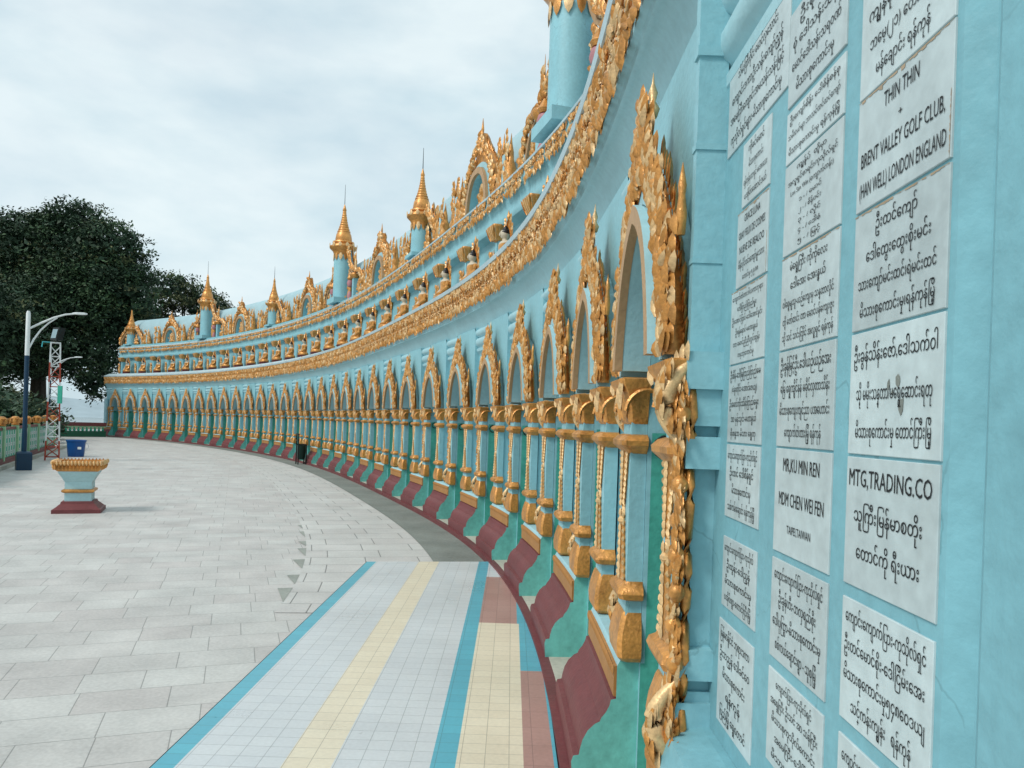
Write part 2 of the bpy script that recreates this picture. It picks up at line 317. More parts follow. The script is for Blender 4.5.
# base step and plinth
mb = MB()
sweep(mb, [(-0.045, 0.0), (-0.045, 0.065), (0.02, 0.068)], S_BEG, S_END, 0.3, 0)
sweep(mb, [(0.02, 0.069), (2.4, 0.069)], 2.0, S_END, 0.6, 1)
tpart(mb, 'base_step', [RED, STEP])
PPROF = [(-0.005, 0.066), (-0.012, 0.16), (-0.004, 0.185), (0.020, 0.19), (0.024, 0.215), (0.034, 0.255), (0.055, 0.295), (0.085, 0.325), (0.105, 0.335), (0.112, 0.352), (0.130, 0.375), (0.145, 0.405), (0.150, 0.43), (0.172, 0.435)]
BAND = [(0.172, 0.4352), (0.168, 0.47), (0.170, 0.575)]
def plinth(s0, s1):
    mb = MB()
    pr = PPROF + [(0.172, 0.575), (0.185, 0.600), (WALLO + 0.02, 0.602), (WALLO + 0.02, 0.066)]
    n = len(PPROF) - 1
    sweep(mb, pr, s0, s1, 0.3, mats=[0] * n + [0, 1, 1, 1], cap=2)
    p = tpart(mb, 'plinth', [RED, PALE, GREENP], True)
    mb = MB()
    sweep(mb, [(0.176, 0.44), (0.160, 0.445), (0.160, 0.572), (0.176, 0.577)], s0 + 0.004, s1 - 0.004, 0.3, 0, cap=0)
    put = lambda u, o, z: W3(u, o, z)
    k = int((s1 - s0) / 0.035)
    for i in range(k): leaf(put, mb, s0 + (i + 0.5) * (s1 - s0) / k, 0.578, -PI/2, 0.05, 0.03, 0.008, 0.158)
    b = mb.build('gold_band', [ORANGE], p)
    return p
plinth(S_BEG, DOORS[0] - HALF - 0.03)
for k in range(NB - 1): plinth(DOORS[k] + HALF + 0.03, DOORS[k+1] - HALF - 0.03)
plinth(DOORS[-1] + HALF + 0.03, S_END)

# one portal (arch + jambs), its flame, two pilasters, a garland; then copies
def lancet(w, z0, zc, n=14, tip=0.0):
    pts = []
    for i in range(n + 1):
        t = i / n
        x = w * (1 - t ** 2.3) ** 0.78 * (1 - 0.10 * math.sin(PI * t))
        z = z0 + (zc - z0) * (t ** 0.92)
        pts.append((x, z))
    return pts
def ring_band(mb, inner, outer, o0, o1, mats=(0, 0, 0)):
    """front face, outer side, inner side of an arch ring mirrored about u=0; inner/outer: lists (u>0, z) spring->crown"""
    I = inner + [(-u, z) for u, z in reversed(inner[:-1])]; O = outer + [(-u, z) for u, z in reversed(outer[:-1])]
    n = len(I)
    vs = [LOC(u, o0, z) for u, z in I] + [LOC(u, o0, z) for u, z in O] + [LOC(u, o1, z) for u, z in I] + [LOC(u, o1, z) for u, z in O]
    for i in range(n - 1):
        mb.add([vs[i], vs[i+1], vs[n+i+1], vs[n+i]], [(0, 1, 2, 3)], mats[0])
        mb.add([vs[i], vs[i+1], vs[2*n+i+1], vs[2*n+i]], [(0, 1, 2, 3)], mats[2])
        mb.add([vs[n+i], vs[n+i+1], vs[3*n+i+1], vs[3*n+i]], [(0, 1, 2, 3)], mats[1])
    for e in (0, n - 1): mb.add([vs[e], vs[n+e], vs[3*n+e], vs[2*n+e]], [(0, 1, 2, 3)], mats[0])

PF, PB = 0.265, 1.05
def portal_mesh():
    mb = MB()
    arch = lancet(HALF, SPR, 2.37, 16)
    H = [(HALF, 0.07), (HALF, 0.60), (HALF, 1.30), (HALF, 1.58)] + arch
    top = 2.968; O = []
    for (u, z) in H:
        if z < SPR + 0.01: O.append((PORT, z))
        else:
            t = (z - SPR) / (2.37 - SPR)
            O.append((PORT, SPR + (top - SPR) * t * 1.6) if t < 0.62 else (PORT * (1 - (t - 0.62) / 0.38), top))
    O[-1] = (0, top)
    n = len(H)
    for sgn in (1, -1):
        for i in range(n - 1):
            q = [(H[i], PF), (H[i+1], PF), (O[i+1], PF), (O[i], PF)]
            mb.add([LOC(p[0]*sgn, o, p[1]) for p, o in q], [(0, 1, 2, 3)], 0)
            gm = 1 if H[i+1][1] < 1.60 else 0; e = PF + (.018 if i > 0 else 0.0)
            for oa, ob, m_ in ((PF, e, 0), (e, PB, gm)):
                if ob > oa: mb.add([LOC(H[i][0]*sgn, oa, H[i][1]), LOC(H[i+1][0]*sgn, oa, H[i+1][1]), LOC(H[i+1][0]*sgn, ob, H[i+1][1]), LOC(H[i][0]*sgn, ob, H[i][1])], [(0, 1, 2, 3)], m_)
        for z0, z1 in ((0.07, 2.05), (2.05, 2.40), (2.40, top)):
            dz = 0
            mb.add([LOC((PORT + dz)*sgn, PF + dz, z0), LOC((PORT + dz)*sgn, PF + dz, z1), LOC((PORT + dz)*sgn, PB, z1), LOC((PORT + dz)*sgn, PB, z0)], [(0, 1, 2, 3)], 0)
    mb.add([LOC(-PORT, PF, top), LOC(PORT, PF, top), LOC(PORT, PB, top), LOC(-PORT, PB, top)], [(0, 1, 2, 3)], 0)
    return mb
p0 = portal_mesh().build('arch_portal', [BLUE_LIT, GREEN], temple, False, TM(DOORS[0]))
# inner gold ring, pale outer ring
mb = MB()
ring_band(mb, lancet(HALF - 0.003, SPR + 0.03, 2.37, 16), lancet(HALF + 0.062, SPR + 0.03, 2.44, 16), 0.112, 0.145, (0, 1, 0))
ring_band(mb, lancet(HALF - 0.001, SPR + 0.03, 2.372, 16), lancet(HALF + 0.060, SPR + 0.03, 2.438, 16), 0.1455, 0.263, (1, 1, 1))
mb.build('arch_trim', [TAN, PALE], p0)
mb = MB()
ring_band(mb, lancet(HALF + 0.066, SPR + 0.01, 2.445, 16), lancet(HALF + 0.115, SPR + 0.01, 2.52, 16), 0.150, 0.263, (0, 0, 0))
mb.build('arch_moulding', [PALE], p0)
# flame pediment
FT = 2.87
def flame_out(z):
    t = (z - SPR) / (FT - SPR)
    pts = [(0, 0.55), (0.22, 0.54), (0.42, 0.465), (0.56, 0.365), (0.66, 0.265), (0.76, 0.175), (0.88, 0.085), (1.0, 0.004)]
    return float(np.interp(t, [p[0] for p in pts], [p[1] for p in pts]))
ARCHO = lancet(HALF + 0.105, SPR + 0.01, 2.51, 30)
def flame_in(z):
    if z >= 2.51: return 0.0
    return float(np.interp(z, [p[1] for p in ARCHO], [p[0] for p in ARCHO]))
def flame_mesh():
    rnd = random.Random(3); mb = MB()
    zs = np.linspace(SPR + 0.02, FT, 24)
    for sgn in (1, -1):
        for i in range(len(zs) - 1):
            z0, z1 = zs[i], zs[i+1]
            a0, a1, b0, b1 = flame_in(z0), flame_in(z1), max(flame_out(z0), flame_in(z0) + .01) - .025, max(flame_out(z1), flame_in(z1) + .004) - .02
            b0 = max(b0, a0); b1 = max(b1, a1)
            f = [LOC(sgn*a0, .15, z0), LOC(sgn*b0, .15, z0), LOC(sgn*b1, .15, z1), LOC(sgn*a1, .15, z1)]
            q0, q1 = [.215 - .062*((zz_ - SPR)/(FT - SPR))**.7 for zz_ in (z0, z1)]
            k = [LOC(sgn*a0, q0, z0), LOC(sgn*b0, q0, z0), LOC(sgn*b1, q1, z1), LOC(sgn*a1, q1, z1)]
            mb.add(f + k, [(0, 1, 2, 3), (1, 5, 6, 2), (4, 7, 6, 5)], 0)
        # edge flames
        for z in np.linspace(SPR + 0.03, FT - 0.06, 34):
            u = flame_out(z) - 0.02
            leaf(LOC, mb, sgn*u, z, PI/2 - sgn*rnd.uniform(.15, .75), rnd.uniform(.05, .09), rnd.uniform(.022, .036), .02, .15 + rnd.uniform(-.015, .015), rnd.choice((0, 0, 1)))
            if z < FT - .35: leaf(LOC, mb, sgn*u, z, PI/2 - sgn*rnd.uniform(.0, .5), rnd.uniform(.06, .10), .035, -.015, .205 - .055*((z - SPR)/(FT - SPR)), 0)
    n = 0
    while n < 620:
        z = rnd.uniform(SPR + 0.02, FT - 0.03); u = rnd.uniform(-0.54, 0.54)
        if not (flame_in(z) + 0.005 < abs(u) < flame_out(z)): continue
        sgn = 1 if u > 0 else -1; t = (z - SPR) / (FT - SPR)
        d = PI/2 - sgn*rnd.uniform(-.5, .9)
        leaf(LOC, mb, u, z - .02, d, rnd.uniform(.05, .10), rnd.uniform(.013, .024), rnd.uniform(.010, .022), rnd.uniform(.132, .152), rnd.choice((0, 0, 1)))
        n += 1
    for sgn in (1, -1):
        for z in np.linspace(SPR + .06, FT - .32, 13):
            c_ = (flame_in(z) + flame_out(z))/2; w_ = (flame_out(z) - flame_in(z))/2
            scroll(LOC, mb, sgn*(c_ + .006), z, min(.036, w_*.85), PI/2, sgn*rnd.choice((1, -1)), .140, .010, 1)
    # finial
    mb.lathe([(0.02, 0), (0.03, .03), (0.012, .06), (0.02, .09), (0.006, .13), (0.001, .17)], (0, -.175, FT - .10), 6, 1)
    # little side finials at the springing
    for sgn in (1, -1):
        for q in range(7):
            leaf(LOC, mb, sgn*(.56 + rnd.uniform(-.02, .02)), SPR + .05 + q*.055, PI/2 + rnd.uniform(-.5, .5), .07, .032, .022, .165, rnd.choice((0, 1)))
        mb.lathe([(0.014, 0), (0.018, .06), (0.011, .12), (0.014, .15), (0.001, .22)], (sgn*.56, -.178, SPR + .38), 6, 0)
    return mb
flame_mesh().build('flame_pediment', [GOLD, GOLDL], p0, 'all')
# ring hook on the jamb of each doorway
mb = MB()
pts = [(HALF - .03 + .0*i, -0.33 - 0.045 * math.cos(a), 1.52 + 0.045 * math.sin(a)) for i, a in enumerate(np.linspace(0, 2*PI, 11))]
mb.tube([(x - .015, y, z) for x, y, z in pts], .008, 5, 0)
mb.tube([(HALF + .01, -.33, 1.565), (HALF - .045, -.33, 1.565)], .008, 5, 0)
mb.build('ring_hook', [DARK], p0)
vr = random.Random(77)
for k in range(1, NB):
    c = dup(p0, temple, TM(DOORS[k]))
    for ch in c.children:
        if ch.name.startswith('flame_pediment'): ch.scale = (vr.choice((-1, 1))*vr.uniform(.96, 1.03), vr.uniform(.96, 1.03), vr.uniform(.990, 1.008))

def pilaster_mesh():
    mb = MB(); mb.box(-.105, .105, -PF + .002, -.195, .602, 1.64, 0); return mb
def flared(mb, rows, mat=0, back=PF - .002):
    """rows: (half width, front o, z)"""
    rings = [[LOC(-hw, back, z), LOC(-hw, fo + .018, z), LOC(-hw + .018, fo, z), LOC(hw - .018, fo, z), LOC(hw, fo + .018, z), LOC(hw, back, z)] for hw, fo, z in rows]
    mb.loops(rings, mat, True, True)
def pendant(mb, z, sg, ln):
    """tapering carved drop on the pilaster's face, with toothed edges"""
    n = 9
    pts = [(.068*(1 - i/n)**.8 + .004, z + sg*ln*i/n) for i in range(n + 1)]
    for a, b in zip(pts, pts[1:]):
        vs = [LOC(-a[0], .187, a[1]), LOC(a[0], .187, a[1]), LOC(b[0], .187, b[1]), LOC(-b[0], .187, b[1])]
        mb.add(vs + [LOC(0, .178, a[1]), LOC(0, .178, b[1])] + [LOC(-a[0], .197, a[1]), LOC(a[0], .197, a[1]), LOC(b[0], .197, b[1]), LOC(-b[0], .197, b[1])], [(0, 4, 5, 3), (4, 1, 2, 5), (1, 7, 8, 2), (0, 3, 9, 6)], 0)
        for k in (-1, 1): leaf(LOC, mb, k*a[0]*.9, a[1], sg*(PI/2 - k*.75), .034, .018, .010, .186, 1)
        leaf(LOC, mb, 0, a[1], sg*PI/2, ln/n*1.3, .03*(a[0]/.068) + .008, .010, .178, 1)
pil = pilaster_mesh().build('pilaster', [BLUE_LIT], temple, False, TM(DOORS[0] - PIL))
mb = MB(); flared(mb, [(.115, .185, .604), (.135, .165, .625), (.138, .160, .68), (.128, .166, .735), (.108, .182, .80), (.106, .188, .812)])
mb.build('base_block', [GOLD], pil, True)
mb = MB(); flared(mb, [(.108, .19, .862), (.135, .165, .872), (.145, .155, .895), (.135, .162, .918), (.118, .18, .93), (.112, .188, .945)])
rnd = random.Random(11)
pendant(mb, .94, 1, .30)
mb.build('lower_collar', [GOLD, GOLDL], pil, True)
mb = MB(); flared(mb, [(.108, .19, 1.49), (.118, .178, 1.50), (.145, .152, 1.525), (.148, .150, 1.545), (.128, .168, 1.565), (.108, .188, 1.572)])
pendant(mb, 1.50, -1, .24)
for sg in (1, -1):
    for q in range(6): leaf(LOC, mb, (-1)**q*.012, 1.195 + sg*.012*q, sg*(PI/2 + (-1)**q*(.2 + .1*q)), .055, .022, .014, .194, q % 2)
mb.lathe([(.006, -.02), (.022, -.006), (.022, .006), (.006, .02)], (0, -.188, 1.195), 8, 1)
mb.build('upper_collar', [GOLD, GOLDL], pil, True)
mb = MB(); flared(mb, [(.104, .192, 1.615), (.112, .182, 1.625), (.122, .172, 1.69), (.140, .155, 1.75), (.158, .135, 1.785), (.160, .132, 1.805), (.145, .15, 1.812)])
for sg in (-1, 1):
    leaf(LOC, mb, sg*.06, 1.63, PI/2 - sg*.25, .17, .085, .018, .172, 0)
    leaf(LOC, mb, sg*.11, 1.74, PI/2 - sg*.5, .075, .045, .018, .146, 1)
    mb.tube([LOC(sg*.150, .25 - .09*math.cos(a), 1.66 + .10*math.sin(a)) for a in np.linspace(0.1, PI*.62, 7)], .010, 5, 0)
leaf(LOC, mb, 0, 1.68, PI/2, .13, .075, .022, .16, 1); leaf(LOC, mb, 0, 1.63, PI/2, .09, .07, .02, .18, 0)
mb.build('capital', [GOLD, GOLDL], pil, True)
for k in range(NB):
    for sg in (-1, 1):
        if k == 0 and sg == -1: continue
        dup(pil, temple, TM(DOORS[k] + sg*PIL))
# garland in each gap
def garland_mesh():
    rnd = random.Random(5); mb = MB()
    for i in range(420):
        z = rnd.uniform(.62, 1.80); e = 1 + .7*math.exp(-((z - .72)/.10)**2) + .8*math.exp(-((z - 1.66)/.10)**2)
        u = rnd.gauss(0, .011*e); tw = math.sin(z*26)*.016
        leaf(LOC, mb, u + tw, z, (PI/2 if z < 1.2 else -PI/2) + rnd.uniform(-.8, .8), rnd.uniform(.04, .08), rnd.uniform(.011, .018), rnd.uniform(.008, .016), WALLO - .045 - rnd.uniform(0, .022)*e, rnd.choice((0, 0, 1)))
    for z in np.arange(.70, 1.75, .105): mb.lathe([(.010, -.03), (.026, -.01), (.026, .01), (.010, .03)], (math.sin(z*26)*.016, -(WALLO - .06), z), 8, 0)
    for i, z in enumerate(np.arange(.90, 1.55, .055)): scroll(LOC, mb, math.sin(z*26)*.016 + (-1)**i*.012, z, .022, PI/2, (-1)**i, WALLO - .062, .007, 1)
    # scroll brackets head and foot
    for zc, sg in ((1.67, 1), (.735, -1)):
        P = lambda t: (WALLO - .03 - .085*math.sin(t*PI), zc + sg*(.14 - .28*t))
        pts = [LOC(0.0, *P(t)) for t in np.linspace(0, 1, 12)]
        mb.tube(pts, [.010, .018, .024, .028, .030, .030, .028, .025, .022, .018, .013, .007], 9, 1)
        for i in range(70):
            t = rnd.random(); o_, z_ = P(t)
            leaf(LOC, mb, rnd.uniform(-.030, .030), z_, PI/2*sg + rnd.uniform(-.4, .4), .06, .018, .014, o_ - .014, rnd.choice((0, 1)))
    mb.tube([LOC(math.sin(z*26)*.010, WALLO - .03, z) for z in np.linspace(.612, 1.79, 24)], .016, 6, 0)
    return mb
g0 = garland_mesh().build('garland', [GOLD, GOLDL], temple, 'all', TM(DOORS[0] - .618, -.088))
# plain blue pilaster on the near flank of the first portal
mb = MB(); s0_ = DOORS[0] - PORT
def ret(z0, z1, d, o0): mb.add([W3(s, o, z) for z in (z0, z1) for s in (s0_ - d, s0_ + .02) for o in (o0, .300)], [(0, 2, 3, 1), (4, 5, 7, 6), (0, 1, 5, 4), (2, 6, 7, 3), (0, 4, 6, 2), (1, 3, 7, 5)], 0)
ret(.60, 2.93, .022, .212)
for z0, z1, d, o0 in ((.604, .79, .056, .196), (.79, .82, .040, .204), (.86, .95, .066, .200), (1.485, 1.58, .068, .200), (1.612, 1.72, .060, .203), (1.72, 1.83, .078, .194), (2.10, 2.115, .026, .209), (2.44, 2.46, .027, .208), (2.72, 2.75, .030, .205), (2.75, 2.93, .026, .209)): ret(z0, z1, d, o0)
mb.build('flank_pilaster', [BLUE_LIT], temple, False, INV)
for k in range(NB): dup(g0, temple, TM(min(DOORS[k] + PITCHB / 2, S_END - .25)))

# lower cornice with its gold frieze
mb = MB()
sweep(mb, [(0.145, 3.30), (0.15, 3.305), (0.15, 3.63), (0.100, 3.635), (0.09, 3.69), (0.12, 3.705), (0.46, 3.845), (1.16, 3.86)], S_BEG, S_END, 0.25, mats=[0, 0, 1, 1, 1, 1, 1], cap=0)
corn = tpart(mb, 'lower_cornice', [BLUE_LIT, SILL])
def frieze(name, par, s0, s1, o, z0, z1, dens, seed, gap=None, near=22):
    rnd = random.Random(seed); mb = MB(); put = lambda u, oo, z: W3(u, oo, z)
    h = z1 - z0
    n = int((s1 - s0) * dens)
    for i in range(n):
        s = s0 + (s1 - s0) * (i + rnd.random()) / n
        if gap and (s % gap) < .13: continue
        ph = (s / .165) * 2 * PI
        z = z0 + h * rnd.random()
        if rnd.random() < .55: z = z0 + h * (.5 + .42 * math.sin(ph + (PI if rnd.random() < .5 else 0)) * rnd.uniform(.6, 1))
        z = min(z, z1 - .075); f = (z - z0) / h
        d = (PI/2 if f > .45 else -PI/2) + rnd.uniform(-.75, .75) + (.35*math.cos(ph))
        big = 1.0 if s < near else 1.25
        leaf(put, mb, s, z, d, rnd.uniform(.07, .15)*big, rnd.uniform(.020, .038)*big, rnd.uniform(.012, .035), o - rnd.uniform(0, .025), rnd.choice((0, 0, 0, 1, 1)))
    ns = int((min(s1, near) - max(s0, 2))/.11)
    for i in range(ns):
        s = max(s0, 2) + .11*i
        if gap and (s % gap) < .13: continue
        for f in ((.32, .68) if h > .25 else (.5,)):
            scroll(put, mb, s + (.055 if f > .5 else 0), z0 + h*f, h*(.13 if h > .25 else .24), rnd.choice((PI/2, -PI/2)), (-1)**i, o - .028, .011, rnd.choice((0, 1, 1)))
    # serrated hem
    k = int((s1 - s0) / .085)
    for i in range(k):
        s = s0 + (i + .5) * (s1 - s0) / k
        if gap and (s % gap) < .13: continue
        leaf(put, mb, s, z0 + .035, -PI/2 + rnd.uniform(-.3, .3), rnd.uniform(.07, .10), .06, .03, o - .012, 0)
    return mb.build(name, [GOLD, GOLDL], par, 'all')
def fr_band(mb, o, z0, z1, gap=None):
    if not gap: sweep(mb, [(o + .01, z0), (o, z0 + .01), (o, z1 - .01), (o + .01, z1)], S_BEG, S_END, .25, 0)
fr = frieze('frieze', corn, S_BEG, S_END, 0.146, 3.29, 3.64, 165, 21)
mb = MB(); 
k0 = int(S_BEG / .93)
for i in range(k0, int(S_END / .93) + 1):
    a, b = max(i*.93 + .02, S_BEG), min((i+1)*.93 - .02, S_END)
    if b > a: sweep(mb, [(0.149, 3.335), (0.142, 3.34), (0.142, 3.62), (0.149, 3.625)], a, b, .25, 0, cap=0)
fb = mb.build('frieze_backing', [GOLD], corn)

# upper storey: niche wall, columns, upper cornice
mb = MB()
sweep(mb, [(1.16, 3.84), (1.16, 4.80), (1.0, 4.86), (0.985, 4.90), (0.985, 4.95), (1.03, 4.965), (1.045, 5.0), (1.035, 5.16), (1.0, 5.245), (0.985, 5.25)], S_BEG, S_END, .3)
tpart(mb, 'upper_wall', BLUE_LIT, True)
mb = MB()
sweep(mb, [(0.985, 5.25), (0.972, 5.26), (0.972, 5.44), (0.93, 5.445), (0.925, 5.475), (0.955, 5.49), (1.06, 5.545), (1.06, 5.58), (1.14, 5.585), (1.14, 5.66), (2.1, 5.67)], S_BEG, S_END, .25, mats=[0]+[0]*1+[1]*4+[0]*4, cap=0)
ucorn = tpart(mb, 'upper_cornice', [BLUE_LIT, SILL])
frieze('frieze', ucorn, S_BEG, S_END, 0.966, 5.255, 5.435, 105, 23, gap=.93)
def niche_col():
    mb = MB(); mb.box(-.085, .085, -1.165, -.995, 3.85, 4.66, 0)
    mb.box(-.035, .035, -1.0, -.975, 3.95, 4.6, 0)
    return mb
nc = niche_col().build('niche_column', [BLUE_LIT], temple, False, TM(DOORS[0] - PITCHB/2))
mb = MB(); flared(mb, [(.09, .985, 4.62), (.12, .95, 4.64), (.15, .915, 4.72), (.19, .87, 4.82), (.20, .86, 4.865), (.17, .90, 4.875)], 0, 1.16)
for i in range(9):
    u = -.17 + .0425*i
    leaf(lambda uu, o, z: LOC(uu, o - .012 - (z - 4.64)*.40, z), mb, u*.7, 4.64, PI/2 - u*1.4, .22, .055, .025, .948, i % 2)
for sg in (-1, 1):
    for i in range(6):
        put = lambda uu, o, z: LOC(sg*(.088 + (z - 4.62)*.44 - o), .94 + uu - (z - 4.62)*.28, z)
        leaf(put, mb, -.03 + .035*i, 4.63, PI/2, .235, .034, .018, -.004, i % 2)
mb.build('capital', [GOLD, GOLDL], nc, 'all')
mb = MB(); rnd = random.Random(8)
for i in range(34):
    z = rnd.uniform(3.92, 4.42); leaf(LOC, mb, .25 + rnd.gauss(0, .045), z, PI/2 + rnd.uniform(-.6, .6), .11, .045, .04, .98, rnd.choice((0, 1)))
mb.lathe([(.05, 0), (.07, .1), (.05, .3), (.06, .42), (.02, .55), (.002, .66)], (.25, -1.02, 3.88), 7, 0)
mb.build('leaf_ornament', [GOLD, GOLDL], nc, 'all')
for k in range(NB): dup(nc, temple, TM(min(DOORS[k] + PITCHB/2, S_END - .15)))

# crest: pediments, pinnacles, turrets, roof
def crest_flame(mb, pts, n, seed, o, L0, L1, wd, out=1, mats=(0, 0, 1)):
    """flames along a polyline, leaning upwards and outwards"""
    rnd = random.Random(seed); P = np.array(pts, float); d = np.r_[0, np.cumsum(np.linalg.norm(np.diff(P, axis=0), axis=1))]
    for i in range(n):
        t = d[-1] * (i + rnd.random()) / n; u = float(np.interp(t, d, P[:, 0])); z = float(np.interp(t, d, P[:, 1]))
        e = 1e-2; du = float(np.interp(t + e, d, P[:, 0])) - float(np.interp(t - e, d, P[:, 0])); dz = float(np.interp(t + e, d, P[:, 1])) - float(np.interp(t - e, d, P[:, 1]))
        tang = math.atan2(dz, du)
        if math.sin(tang) < 0: tang += PI
        sgn = -1 if u > 0 else 1
        a = tang + sgn*out*rnd.uniform(-.1, .9)
        leaf(LOC, mb, u, z, a, rnd.uniform(L0, L1), rnd.uniform(wd*.6, wd), rnd.uniform(.03, .07), o + rnd.uniform(-.05, .02), rnd.choice(mats))
        if i % 2: leaf(LOC, mb, u, z, a, rnd.uniform(L0, L1), wd, -.05, o + .10, mats[0])
ZC = 5.66; OC = 1.36
def semi(w, z0, h, n=14):
    return [(w * math.cos(PI*i/n/2)**.8, z0 + h * math.sin(PI*i/n/2)) for i in range(n + 1)]
def crest_pediment_mesh():
    mb = MB()
    inn = semi(.55, ZC, .76); mid = semi(.66, ZC, .88)
    ring_band(mb, inn, mid, OC - .12, OC - .06, (0, 0, 0)); ring_band(mb, [(u + .002, z) for u, z in inn], mid, OC - .0595, OC + .14, (1, 1, 1)); return mb
def crest_pediment(sloc):
    mb = crest_pediment_mesh()
    mb.box(-.76, .76, -(OC + .20), -(OC + .10), ZC, ZC + .55, 1)
    p = mb.build('crest_pediment', [TAN, BLUE_LIT], temple, False, TM(sloc))
    m2 = MB(); ring_band(m2, semi(.664, ZC, .885), semi(.76, ZC, .98), OC - .05, OC + .13, (0, 0, 0)); m2.build('arch_moulding', [PALE], p)
    f = MB(); out = [(.96, ZC), (.93, ZC + .38), (.80, ZC + .74), (.56, ZC + 1.02), (.28, ZC + 1.2), (.14, ZC + 1.36), (.06, ZC + 1.5), (0, ZC + 1.6)]
    inn = [(.765, ZC), (.75, ZC + .37), (.64, ZC + .66), (.44, ZC + .85), (.22, ZC + .94), (.11, ZC + .98), (.03, ZC + .99), (0, ZC + .99)]
    ring_band(f, inn, out, OC - .02, OC + .10, (0, 0, 0))
    full = out[:7] + [(-u, z) for u, z in reversed(out[:7])]
    crest_flame(f, full, 96, int(sloc*10), OC - .03, .10, .19, .07)
    cen = [((a[0] + b[0])/2, (a[1] + b[1])/2) for a, b in zip(inn, out)]
    crest_flame(f, cen + [(-u, z) for u, z in reversed(cen[:-1])], 120, int(sloc*10) + 1, OC - .05, .08, .15, .06)
    f.lathe([(.10, 0), (.09, .10), (.05, .16), (.06, .22), (.025, .30), (.03, .36), (.004, .58)], (0, -OC, ZC + 1.30), 8, 0)
    f.build('flame_border', [GOLD, GOLDL], p, 'all')
    t = MB(); rnd = random.Random(int(sloc*7))
    for i in range(60):
        z = ZC + rnd.uniform(.02, .5); u = rnd.gauss(0, .17*(1 - (z - ZC)))
        leaf(LOC, t, u, z, PI/2 + rnd.uniform(-.7, .7), .13, .06, .05, OC + .04, rnd.choice((0, 1)))
    t.lathe([(.11, 0), (.12, .1), (.06, .2), (.09, .3), (.05, .4), (.01, .58)], (0, -(OC + .06), ZC + .01), 8, 0)
    t.build('carved_centre', [GOLD, GOLDL], p, 'all')
    # vault running back from the pediment
    v = MB(); sec = [(.60, ZC + .2), (.52, ZC + .62), (.30, ZC + .98), (0, ZC + 1.22), (-.30, ZC + .98), (-.52, ZC + .62), (-.60, ZC + .2)]
    v.loops([[LOC(u, OC + .12, z) for u, z in sec], [LOC(u, OC + 1.4, z) for u, z in sec]], 0); v.build('vault_roof', [ROOF], p)
    return p
def pinnacle(sloc, h=.95):
    mb = MB(); mb.box(-.07, .07, -(OC + .09), -(OC - .07), ZC, ZC + h*.62, 0)
    p = mb.build('pinnacle', [PALE], temple, False, TM(sloc))
    f = MB(); rnd = random.Random(int(sloc*31))
    for sg in (-1, 1):
        for i in range(34):
            z = ZC + .02 + rnd.random()*h*.85; wdt = .15*(1 - (z - ZC)/h*.75)
            leaf(LOC, f, sg*.19 + rnd.uniform(-wdt, wdt), z, PI/2 + rnd.uniform(-.6, .6), rnd.uniform(.10, .18), .045, .04, OC - .07, rnd.choice((0, 0, 1)))
        hs = h*rnd.uniform(.9, 1.05)
        f.lathe([(.12, 0), (.145, .12), (.10, .25), (.115, .36), (.06, hs*.55), (.055, hs*.68), (.025, hs*.82), (.003, hs)], (sg*.19, -(OC), ZC), 8, 0)
    f.build('flame_finial', [GOLD, GOLDL], p, 'all')
    return p
